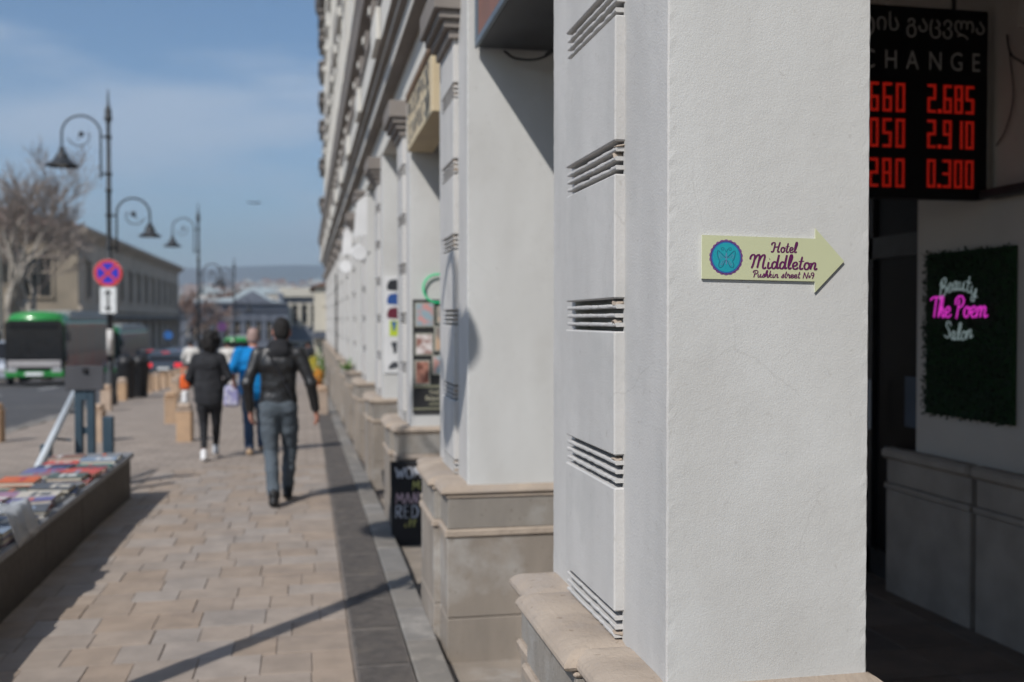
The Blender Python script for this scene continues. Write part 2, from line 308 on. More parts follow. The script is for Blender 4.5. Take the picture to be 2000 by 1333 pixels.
        if bias is not None:                                               # crossing strokes must not share a plane
            s.nb = getattr(s, 'nb', 0)
            for i in range(n): s.nb += 1; A[i] += bias*s.nb; C_[i] += bias*s.nb
        s.add(A+C_, [(i, i+1, n+i+1, n+i) for i in range(n-1)]); return s
    def xf(s, M): s.v = [tuple(M @ Vector(p)) for p in s.v]; return s
    def mesh(s, name, mats, org=(0,0,0)):
        me = bpy.data.meshes.new(name); me.from_pydata([(x-org[0], y-org[1], z-org[2]) for x, y, z in s.v], [], s.f)
        for m in (mats if isinstance(mats, (list, tuple)) else [mats]): me.materials.append(MATS[m])
        me.polygons.foreach_set('material_index', s.mi); me.polygons.foreach_set('use_smooth', s.sm)
        bm = bmesh.new(); bm.from_mesh(me); bmesh.ops.recalc_face_normals(bm, faces=bm.faces); bm.to_mesh(me); bm.free()
        me.update(); return me
    def build(s, name, mats, parent=None, org=None, loc=None):
        """one mesh object. org: world point that the mesh is measured from (the thing's base)."""
        if parent is not None and org is None: org = worg(parent)
        org = org or (0,0,0)
        o = bpy.data.objects.new(name, s.mesh(name, mats, org)); COL.objects.link(o)
        if parent is not None: o.parent = parent
        else: o.location = org
        return o

def worg(o):                                                          # parts sit at (0,0,0) in their thing, so the thing's place is the sum up the chain
    p = Vector((0,0,0))
    while o is not None: p += o.location; o = o.parent
    return tuple(p)
def tag(o, label=None, cat=None, group=None, kind=None):
    if label: o['label'] = label
    if cat: o['category'] = cat
    if group: o['group'] = group
    if kind: o['kind'] = kind
    return o
def thing(name, label, cat, loc=(0,0,0), group=None):
    o = bpy.data.objects.new(name, None); o.empty_display_size = .1; COL.objects.link(o); o.location = loc
    return tag(o, label, cat, group)
def link_mesh(name, me, parent=None, loc=(0,0,0), rot=None):
    o = bpy.data.objects.new(name, me); COL.objects.link(o); o.parent = parent; o.location = loc
    if rot: o.rotation_euler = rot
    return o
def copy_tree(o, parent=None):
    c = o.copy(); COL.objects.link(c); c.parent = parent
    for ch in list(o.children): copy_tree(ch, c)
    return c
def structure(o): o['kind'] = 'structure'; return o
TS = bpy.data.scenes.new('workbench')                                # side scene for evaluating modifiers and text cheaply
def evaluated_mesh(o):
    TS.collection.objects.link(o); vl = TS.view_layers[0]; vl.update(); dg = vl.depsgraph
    if dg is None:
        with bpy.context.temp_override(scene=TS, view_layer=vl): dg = bpy.context.evaluated_depsgraph_get()
    dg.update(); me = bpy.data.meshes.new_from_object(o.evaluated_get(dg)); TS.collection.objects.unlink(o); return me
def text_mb(txt, size, mp, align='LEFT', squash=1.0):
    cu = bpy.data.curves.new('t', 'FONT'); cu.body = txt; cu.size = size; cu.align_x = align; cu.resolution_u = 3
    o = bpy.data.objects.new('t', cu); me = evaluated_mesh(o); mb = MB()
    mb.add([mp(v.co.x*squash, v.co.y) for v in me.vertices], [tuple(p.vertices) for p in me.polygons])
    bpy.data.objects.remove(o); bpy.data.curves.remove(cu); bpy.data.meshes.remove(me)
    return mb
# ================================================================ SETTING: ground, pavement, road
gs = MB()                                                              # one sheet out to the horizon
ys = [-60, 0, 9, 14, 20, 27, 37, 47, 58, 70, 95, 120, 200, 400, 1000, 2500, 5000]; xs = [-3000, -400, -60, -20, 0, 20, 60, 400, 3000]
vv = [(x, y, G(y)-.26) for y in ys for x in xs]; nx = len(xs)
gs.add(vv, [(j*nx+i, j*nx+i+1, (j+1)*nx+i+1, (j+1)*nx+i) for j in range(len(ys)-1) for i in range(nx-1)])
structure(gs.build('ground', 'ground_far'))
def strip(x0, x1, yv, dz, name, m, thick=None, kind='structure', nxs=1):
    mb = MB(); V = []; F = []; xx = [x0+(x1-x0)*i/nxs for i in range(nxs+1)]
    for y in yv:
        for x in xx: V.append((x, y, G(y)+dz))
    n = nxs+1
    for j in range(len(yv)-1):
        for i in range(nxs): F.append((j*n+i, j*n+i+1, (j+1)*n+i+1, (j+1)*n+i))
    mb.add(V, F)
    if thick:
        b = len(mb.v); mb.add([(x0, y, G(y)+dz) for y in yv]+[(x0, y, G(y)+dz-thick) for y in yv], [(j, j+1, len(yv)+j+1, len(yv)+j) for j in range(len(yv)-1)])
    o = mb.build(name, m); o['kind'] = kind; return o
yr = list(np.arange(-20, 131, 3.0))
road = strip(-15.6, -5.3, yr, -.13, 'road', 'asphalt')
cross = strip(-60, 30, [121, 126, 130, 135, 140], -.122, 'road_crossing', 'asphalt')
for k in range(12):                                                    # centre line dashes
    y0 = 18+k*8.0; strip(-10.1, -9.98, [y0, y0+1.5, y0+3], -.126, 'lane_marking', 'road_paint')
strip(-5.62, -5.5, list(np.arange(-10, 110, 5.)), -.126, 'edge_marking', 'road_paint')
YE = 13.1
yf = list(np.arange(YE, 131, 2.0))
bed = strip(-1.78, .24, [-6, 9, YE], -.006, 'pavement', 'mortar')
strip(-5.02, .24, yf, 0.0, 'pavement_far', 'paving_far')
strip(-5.02, -1.78, [-6, 0, 9, YE], -.001, 'setts_pavement', 'setts')
kerb_yv = list(np.arange(-6, 100, 1.2))
kr = thing('street_kerb', 'long grey kerb stone edge of the pavement beside the road', 'kerb', (-5.16, 15, G(15)))
for i, y0 in enumerate(np.arange(9, 52, 1.4)):
    b = MB(); z0 = (G(y0)+G(y0+1.39))/2; b.bbox(-5.30, -5.02, y0, y0+1.39, z0-.2, z0+.012, .012); b.build('kerb_stone', 'curb_stone', kr)
structure(kr); del kr['category']

# pavers as separate stones (near part)
y = 3.4; nr = 0; pcount = 0
while y < YE-.05:
    d = random.choice((.24, .26, .29, .31)); d = min(d, YE-y)
    x = -1.76+random.uniform(-.25, 0)
    while x < .215:
        wd = random.choice((.22, .27, .31, .36, .25)); x1 = min(x+wd, .225)
        if .225-x1 < .1: x1 = .225
        xa = max(x, -1.76)
        if x1-xa > .06 and pcount < 298:
            b = MB(); t = random.uniform(-.002, .0025); za, zb = G(y)+t, G(y+d)+t
            b.bbox(xa+.0022, x1-.0022, y+.0022, y+d-.0022, -.03, 0, .003, .002)
            b.v = [(p[0], p[1], p[2]+(za+(zb-za)*(p[1]-y)/d)) for p in b.v]
            o = b.build('paver', 'paver', bed); pcount += 1
        x = x1+.0001
        if x1 >= .22: break
    y += d; nr += 1
# drain grating between pavement and arcade
dr = thing('drain', 'dark iron drain grating strip along the foot of the arcade', 'drain', (.37, 5, 0)); del dr['category']; dr['kind'] = 'structure'
def grate_mesh(L):
    b = MB(); b.bbox(.238, .513, 0, L-.008, -.03, -.004, .004)
    n = 17
    for i in range(n):                                                  # low ribs along the length
        x = .252+i*.0145; b.box(x, x+.0075, .02, L-.03, -.006, .001)
    return b
for k in range(34):
    y0 = 2.0+k*.62; b = grate_mesh(.62); za, zb = G(y0), G(y0+.62)
    b.v = [(p[0], p[1]+y0, p[2]+za+(zb-za)*p[1]/.62) for p in b.v]; b.build('grate', 'grating', dr)
strip(.24, .515, list(np.arange(23, 60, 2.)), -.004, 'drain_far', 'grating'); strip(.24, .518, [-6, 2, 9, 23], -.035, 'drain_bed', 'mortar')
ck = thing('arcade_kerb', 'row of grey stone slabs edging the arcade floor', 'kerb', (.6, 5, 0)); del ck['category']; ck['kind'] = 'structure'
yy = 1.2
for k in range(44):
    L = random.choice((.62, .75, .9)); za, zb = G(yy), G(yy+L); b = MB(); b.bbox(.52, .688, 0, L-.006, -.2, .004, .007, .001)
    b.v = [(p[0], p[1]+yy, p[2]+za+(zb-za)*p[1]/L+ (0 if p[2] < -.1 else random.uniform(-.001, .001))) for p in b.v]; b.build('kerb_slab', 'curb_stone', ck); yy += L
# arcade floor
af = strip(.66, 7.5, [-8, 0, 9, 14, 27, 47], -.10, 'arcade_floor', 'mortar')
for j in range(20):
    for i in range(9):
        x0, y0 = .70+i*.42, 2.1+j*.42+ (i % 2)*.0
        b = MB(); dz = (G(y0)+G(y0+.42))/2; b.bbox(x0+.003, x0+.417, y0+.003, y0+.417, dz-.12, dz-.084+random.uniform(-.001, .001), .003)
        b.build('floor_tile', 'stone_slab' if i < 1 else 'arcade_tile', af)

# ================================================================ ARCADE BUILDING
B = thing('arcade_building', 'long white plastered building with a row of grooved arcade pillars on the right', 'building', (1.4, 15, 0))
SP, Y00, W = 3.03, 2.29, 1.13
XB, XP, XI = .834, .806, 1.355                      # body face, pilaster face, inner face
NP = 14
ZT = 3.54
def rows(y): return y
def jbox(mb, x0, x1, y0, y1, z0, z1, nz, j, bev=.008, rec=None, paint=False):               # tall box with slightly wavering, chamfered vertical edges
    h = .022; pr = [(x0+bev, y0, 1), (x0+h, y0, 0), (x1-h, y0, 0), (x1-bev, y0, 1), (x1, y0+bev, 1), (x1, y1-bev, 1), (x1-bev, y1, 1), (x0+bev, y1, 1), (x0, y1-bev, 1), (x0, y1-h, 0)]
    if rec: pr += [(x0, rec[1], 0), (x0+.05, rec[1], 0), (x0+.05, rec[0], 0), (x0, rec[0], 0)]
    pr += [(x0, y0+h, 0), (x0, y0+bev, 1)]
    base = len(mb.v); n = len(pr)
    for k in range(nz+1):
        z = z0+(z1-z0)*k/nz
        for p in pr: mb.v.append((p[0]+random.uniform(-j, j)*p[2], p[1]+random.uniform(-j, j)*p[2], z))
    for k in range(nz):
        for i in range(n): mb.m = 1 if (paint and pr[i][0] < x0+.06 and pr[(i+1) % n][0] < x0+.06 and abs(pr[i][1]-pr[(i+1) % n][1]) > .004) else 0; mb.face([base+k*n+i, base+k*n+(i+1) % n, base+(k+1)*n+(i+1) % n, base+(k+1)*n+i])
    mb.m = 0; mb.face([base+i for i in range(n)]); mb.face([base+nz*n+i for i in range(n)])
def rbar(mb, x0, x1, y0, y1, z0, z1, n=22):                              # slat with a worn, wavering lip
    base = len(mb.v); rj = lambda a: random.uniform(-a, a)
    for i in range(n+1):
        y = y0+(y1-y0)*i/n; chip = random.choice((0, 0, 0, 0, 0, .004)) if 0 < i < n else 0; a, c = rj(.0009), rj(.0009)
        mb.v += [(x0+.002+chip, y, z0+a), (x0+chip*.6, y, z0+.003+a), (x0+chip*.6, y, z1-.003+c), (x0+.002+chip, y, z1+c), (x1, y, z1), (x1, y, z0)]
    for i in range(n):
        for q in range(6): mb.face([base+i*6+q, base+i*6+(q+1) % 6, base+(i+1)*6+(q+1) % 6, base+(i+1)*6+q])
    mb.face([base+q for q in range(6)]); mb.face([base+n*6+q for q in range(6)])
GT = [.938+.419*i for i in range(7)]                                     # tops of the groove groups
def pillar(k):
    y0 = Y00+SP*k; y1 = y0+W; near = -1 <= k <= 4
    ya, yb, yc = y0+.33, y0+.85, y0+.85                                   # pilaster near edge, far edge, far end of the grooves
    g = min(G(y0), G(y1))-.12
    mb = MB(); jbox(mb, XB, XI, y0, y1, .80, ZT+.02, 130 if k in (0, 1) else 8, .0007 if k in (0, 1) else .0, .004, rec=(ya+.012, yc-.012), paint=True)
    p = mb.build('pillar', ['plaster', 'plaster_paint'], B)
    # pilaster: strip beyond the grooves, blocks between them, thin bars inside each group
    mats = 'plaster_paint'
    J = None if near else {}
    def put(name, m, fn, par=p):
        if near:
            b = MB(); fn(b); return b.build(name, m, par)
        fn(J.setdefault(("pilaster" if m == 'plaster_paint' else 'stonework', m), MB()))
    zprev = .80
    for gi, zt in enumerate(GT + [None]):
        zb_ = (zt-.0865) if zt and zt < 3.25 else 3.3
        if zb_ > zprev+.02: put('block', mats, lambda b: b.bbox(XP, XB+.045, ya, yc, zprev, zb_, .004, .0012 if near else 0))
        if not zt or zt > 3.25: break
        for q in range(3):                                                 # bars; four dark slits lie between
            zq = zt-.0150-q*.0245
            dy = random.uniform(0, .012) if near else 0
            if k in (0, 1):
                put('bar', mats, lambda b: rbar(b, XP+.004, XB+.045, ya+dy, yc-random.uniform(0, .006), zq-.0105, zq))
                if random.random() < .75: put('broken_plaster', 'stone_cream', lambda b: b.bbox(XP+.004, XP+.03, ya+.002+random.uniform(0, .02), ya+random.uniform(.02, .045), zq-.004, zq+random.uniform(.006, .0145), .003, .004))
            else: put('bar', mats, lambda b: b.bbox(XP+.002+random.uniform(0, .002), XB+.045, ya+dy, yc-random.uniform(0, .006), zq-.0105, zq, .0025, .0009 if near else 0))
        zprev = zt
    # base: stone courses; street side of the pilaster stands proud of the rest
    def ring(b, dx, dy, z0, z1, bev):                                      # course round body and pilaster
        b.bbox(.834-dx-.0, XI+dy*.7, y0-dy, y1+dy, z0, z1, bev, .0015 if near else 0)
    def pring(b, dx, dy, z0, z1, bev): b.bbox(.834-dx-.035, .834-dx+.05, ya-dy-.03, yb+dy+.03, z0, z1, bev, .0015 if near else 0)
    for nme, m, dx, dy, z0, z1, bev in (('plinth_stone', 'stone_slab', .112, .022, g, .150, .004), ('plinth_stone', 'stone_slab', .110, .020, .154, .575, .004),
                                         ('fillet_stone', 'stone_cream', .124, .032, .577, .620, .009), ('frieze_stone', 'stone_grey', .108, .018, .621, .782, .003),
                                         ('fillet_stone', 'stone_cream', .118, .026, .783, .800, .006)):
        put(nme, m, lambda b: ring(b, dx, dy, z0, z1, bev)); put(nme, m, lambda b: pring(b, dx, dy, z0, z1, bev))
    def torus(b, xa, xb2, ya2, yb2):                                         # rounded top moulding
        n = 7; rr = .034
        prof = [(0.0, .801)]+[(rr*math.sin(math.pi*t/n*.5+.0)*0+ .0, .801) for t in ()]
        sec = [(.004, .801), (-.004, .806), (-.007, .814), (-.005, .823), (.002, .833), (.014, .842), (.032, .850), (.055, .855), (.075, .857), (.10, .858)]
        base = len(b.v)
        for ins, z in sec:
            jj = .0015 if near else 0
            for px_, py_ in ((xa+ins, ya2+ins), (xb2-ins, ya2+ins), (xb2-ins, yb2-ins), (xa+ins, yb2-ins)): b.v.append((px_+random.uniform(-jj, jj), py_+random.uniform(-jj, jj), z))
        for i in range(len(sec)-1):
            for q in range(4): b.face([base+i*4+q, base+i*4+(q+1) % 4, base+(i+1)*4+(q+1) % 4, base+(i+1)*4+q])
        e = base+(len(sec)-1)*4; b.face([e, e+1, e+2, e+3]); b.face([base+3, base+2, base+1, base])
    # near pillars: the moulding is cut into separate stones along the street
    cuts = [y0-.03, ya-.05, yb+.05, y1+.03]
    put('moulding_stone', 'stone_cream', lambda b: torus(b, .834-.14, XI+.03, cuts[0], cuts[1]+.06))
    put('moulding_stone', 'stone_cream', lambda b: torus(b, .834-.172, XI+.026, cuts[1], cuts[2]))
    put('moulding_stone', 'stone_cream', lambda b: torus(b, .834-.14, XI+.03, cuts[2]-.06, cuts[3]))
    # capital: stepped courses under the entablature
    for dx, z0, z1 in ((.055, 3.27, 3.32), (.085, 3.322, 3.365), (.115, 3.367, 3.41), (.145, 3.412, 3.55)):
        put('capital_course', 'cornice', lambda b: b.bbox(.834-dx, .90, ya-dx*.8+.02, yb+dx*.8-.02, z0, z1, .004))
    for (nme, m), b in (J or {}).items(): b.build(nme, m, p)
for k in range(-1, NP): pillar(k)

Yn, Yf = -3.2, Y00+SP*(NP-1)+W+.05
def entab(b, poly): b.prism(poly, Yn, Yf, 'y')
b = MB(); entab(b, [(.834, ZT), (.834, 3.857), (1.40, 3.857), (1.40, ZT)]); b.build('lintel', 'facade_plaster', B)
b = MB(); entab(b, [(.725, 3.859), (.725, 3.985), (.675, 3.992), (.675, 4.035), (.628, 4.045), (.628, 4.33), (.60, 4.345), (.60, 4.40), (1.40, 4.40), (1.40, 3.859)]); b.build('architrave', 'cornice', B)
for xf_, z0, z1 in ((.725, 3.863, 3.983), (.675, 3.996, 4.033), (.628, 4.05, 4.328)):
    b = MB(); b.box(xf_-.006, xf_-.001, Yn, Yf, z0, z1); b.build('fascia', 'facade_plaster', B)  # plaster strips keep the fronts pale; soffit shade is in the architrave colour
b = MB(); entab(b, [(.79, 4.402), (.79, 4.62), (1.40, 4.62), (1.40, 4.402)]); b.build('frieze_band', 'facade_plaster', B)
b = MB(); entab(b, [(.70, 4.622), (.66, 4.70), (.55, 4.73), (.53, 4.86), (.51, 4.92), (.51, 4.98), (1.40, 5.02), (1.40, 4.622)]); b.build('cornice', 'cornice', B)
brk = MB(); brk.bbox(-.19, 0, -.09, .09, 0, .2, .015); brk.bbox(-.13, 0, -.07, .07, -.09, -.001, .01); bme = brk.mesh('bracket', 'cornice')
knb = MB(); knb.bbox(-.215, -.191, -.05, .05, .07, .15, .01); kme = knb.mesh('lit_bracket_end', 'facade_plaster')  # pale knob paints the sunlit end onto the dark bracket
for i in range(int((Yf-2)/1.01)):
    yb0 = 2.4+i*1.01
    o = link_mesh('bracket', bme, B, (.785-1.4, yb0-15, 4.415)); link_mesh('lit_bracket_end', kme, o)
# breaks in the entablature over each pillar
for k in range(-1, NP):
    ya, yb = Y00+SP*k+.28, Y00+SP*k+.90
    b = MB(); b.bbox(.58, .62, ya-.02, yb+.02, 4.05, 4.32, .006); b.build('entablature_break', 'facade_plaster', B)
# upper storeys: openings between piers, windows set back
UZ = [(5.0, 5.9, 8.1), (8.1, 9.1, 11.2), (11.2, 12.2, 14.2)]
b = MB()
b.box(.834, 1.3, Yn, Yf, 5.02, 5.9); b.box(.834, 1.3, Yn, Yf, 8.1, 9.1); b.box(.834, 1.3, Yn, Yf, 11.2, 12.2); b.box(.834, 1.3, Yn, Yf, 13.8, 14.6)
for k in range(-1, NP):
    yc = Y00+SP*k+W/2
    for z0, z1 in ((5.9, 8.1), (9.1, 11.2), (12.2, 13.8)): b.box(.834, 1.3, yc-.95 if k > -1 else Yn, yc+.95, z0, z1)
b.build('upper_wall', 'facade_plaster', B)
fr = MB(); hw = (SP-1.9)/2
fr.box(-.07, .02, -hw-.14, -hw+.0, 0, 2.1); fr.box(-.07, .02, hw, hw+.14, 0, 2.1); fr.box(-.16, .02, -hw-.2, hw+.2, 2.12, 2.3); fr.box(-.12, .02, -hw-.2, hw+.2, -.12, -.01)
fme = fr.mesh('window', 'facade_plaster')
pn = MB(); pn.box(.2, .23, -hw, hw, 0, 2.1); pme = pn.mesh('pane', 'glass_dark')
st = MB(); st.box(.15, .19, -.04, .04, 0, 2.1); st.box(.15, .19, -hw, hw, 1.45, 1.52); sme = st.mesh('glazing_bar', 'paper_white')
for k in range(-1, NP-1):
    for z0 in (5.95, 9.12):
        o = link_mesh('window', fme, B, (.834-1.4, Y00+SP*k+W/2+SP/2-15, z0)); link_mesh('pane', pme, o); link_mesh('glazing_bar', sme, o)
# upper pilasters and string courses, corner bay with projecting mouldings
for k in range(-1, NP):
    yc = Y00+SP*k+W/2
    b = MB(); b.bbox(.78, .86, yc-.4, yc+.4, 5.03, 13.7, .02); b.bbox(.74, .86, yc-.46, yc+.46, 8.0, 8.3, .02); b.build('upper_pilaster', 'facade_plaster', B)
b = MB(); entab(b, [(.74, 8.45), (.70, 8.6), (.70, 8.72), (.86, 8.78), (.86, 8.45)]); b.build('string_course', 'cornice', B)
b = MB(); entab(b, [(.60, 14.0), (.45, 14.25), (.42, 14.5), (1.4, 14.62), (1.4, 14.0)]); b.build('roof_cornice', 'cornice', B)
b = MB()
b.box(.76, 1.3, Yf-1.8, Yf+.4, 5.0, 14.0); b.build('corner_bay', 'facade_plaster', B)
for z in (6.1, 7.6, 9.1, 10.2, 11.4, 12.6, 13.4):
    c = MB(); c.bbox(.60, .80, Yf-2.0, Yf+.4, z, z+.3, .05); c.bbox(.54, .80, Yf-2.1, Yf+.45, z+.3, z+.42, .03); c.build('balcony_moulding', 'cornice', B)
b = MB(); b.box(1.41, 7.6, Yn, Yf, 3.86, 4.1); b.build('arcade_ceiling', 'inner_wall', B)
b = MB(); b.box(XB+.3, 9, Yf-.3, Yf, -4, 14.5); b.build('end_wall', 'facade_plaster', B)
b = MB(); b.box(1.3, 9, Yn, Yf, 14.6, 14.9); b.build('roof_slab', 'cornice', B)
# inner (shop) wall of the arcade
XW = 3.84
b = MB(); b.box(XW, XW+.3, Yn, 5.92, -.1, 3.86); b.build('shop_wall', 'inner_wall', B)
b = MB(); b.box(XW, XW+.3, 7.4, Yf, -1.5, 3.86); b.box(XW, XW+.3, 5.92, 7.4, 2.9, 3.86); b.build('shop_wall', 'inner_wall', B)
b = MB(); b.box(1.36, 4.2, -3.1, -2.9, -.1, 3.86); b.build('arcade_cross_wall', 'inner_wall', B)
dd = MB(); dd.bbox(XW-.05, XW+.02, 5.30, 6.18, -.1, .60, .006); dado = dd.build('dado', 'inner_stone', B)
for y0, y1 in ((5.30, 6.18), (4.3, 5.25), (2.0, 4.28), (-2.8, 1.98)):
    if y0 != 5.30: c = MB(); c.bbox(XW-.05, XW+.02, y0, y1, -.1, .60, .006); c.build('dado_slab', 'inner_stone', dado)
    c = MB(); c.bbox(XW-.065, XW+.02, y0-.005, y1+.01, .602, .64, .008); c.build('dado_fillet', 'inner_stone', dado)
    c = MB(); c.bbox(XW-.045, XW+.02, y0, y1, .642, .80, .004); c.build('dado_slab', 'inner_stone', dado)
    c = MB(); c.bbox(XW-.085, XW+.02, y0-.01, y1+.02, .802, .875, .02); c.build('dado_moulding', 'inner_stone', dado)
c = MB(); c.bbox(XW-.12, XW, 3.2, 5.16, 2.40, 2.45, .01); c.build('wall_ledge', 'black_metal', B)
c = MB(); c.bbox(XW-.3, XW, 3.0, 4.62, 3.2, 3.62, .01); c.build('wall_duct', 'inner_wall', B)
# dark glazed shop door beyond the wall
sd = thing('shop_door', 'dark glazed shop door in the shade of the arcade behind the white pillar', 'door', (XW+.2, 6.6, -.1))
c = MB()
for y0, y1, z0, z1 in ((5.93, 6.02, -.1, 2.9), (6.62, 6.72, -.1, 2.9), (7.3, 7.4, -.1, 2.9), (6.02, 7.3, 2.15, 2.3), (6.02, 7.3, -.1, .1), (6.02, 7.3, 2.8, 2.9)): c.box(XW+.10, XW+.2, y0, y1, z0, z1)
c.build('frame', 'black_metal', sd)
for y0, y1 in ((6.02, 6.62), (6.72, 7.3)):
    c = MB(); c.box(XW+.13, XW+.145, y0, y1, .1, 2.15); c.build('pane', 'glass_shop', sd); c = MB(); c.box(XW+.13, XW+.145, y0, y1, 2.3, 2.8); c.build('pane', 'glass_shop', sd)
c = MB(); c.tube([(XW+.05, 6.56, .95), (XW+.05, 6.56, 1.3)], .012); c.build('handle', 'silver', sd)
np_ = thing('door_notice', 'small blue and white paper notice on the dark shop door', 'notice', (XW+.12, 6.2, 1.1))
c = MB(); c.box(XW+.12, XW+.124, 6.10, 6.24, 1.0, 1.34); c.build('sheet', 'cloth_blue', np_); c = MB(); c.box(XW+.117, XW+.119, 6.115, 6.2, 1.1, 1.22); c.build('print', 'cloth_blue', np_)
c = MB(); c.box(XW+1.6, XW+1.7, 5.5, 8.0, -.1, 3.8); c.box(XW+.3, XW+1.7, 5.6, 5.7, -.1, 3.8); c.box(XW+.3, XW+1.7, 7.6, 7.7, -.1, 3.8); c.build('shop_interior_wall', 'board_black', B)
ch = thing('wooden_chair', 'dark red wooden chair half hidden behind the white pillar in the arcade', 'chair', (3.45, 6.55, -.1))
for dx, dy, h in ((-.19, -.19, .45), (.19, -.19, .45), (-.19, .19, .9), (.19, .19, .9)):
    c = MB(); c.bbox(3.45+dx-.018, 3.45+dx+.018, 6.55+dy-.018, 6.55+dy+.018, -.085, h-.08, .004); c.build('leg', 'wood_red', ch)
c = MB(); c.bbox(3.24, 3.66, 6.34, 6.76, .352, .392, .01); c.build('seat', 'cloth_blue', ch)
c = MB(); c.bbox(3.26, 3.64, 6.73, 6.755, .60, .80, .008); c.build('backrest', 'wood_red', ch)
c = MB(); c.bbox(3.27, 3.63, 6.365, 6.385, .08, .10, .004); c.build('stretcher', 'wood_red', ch)
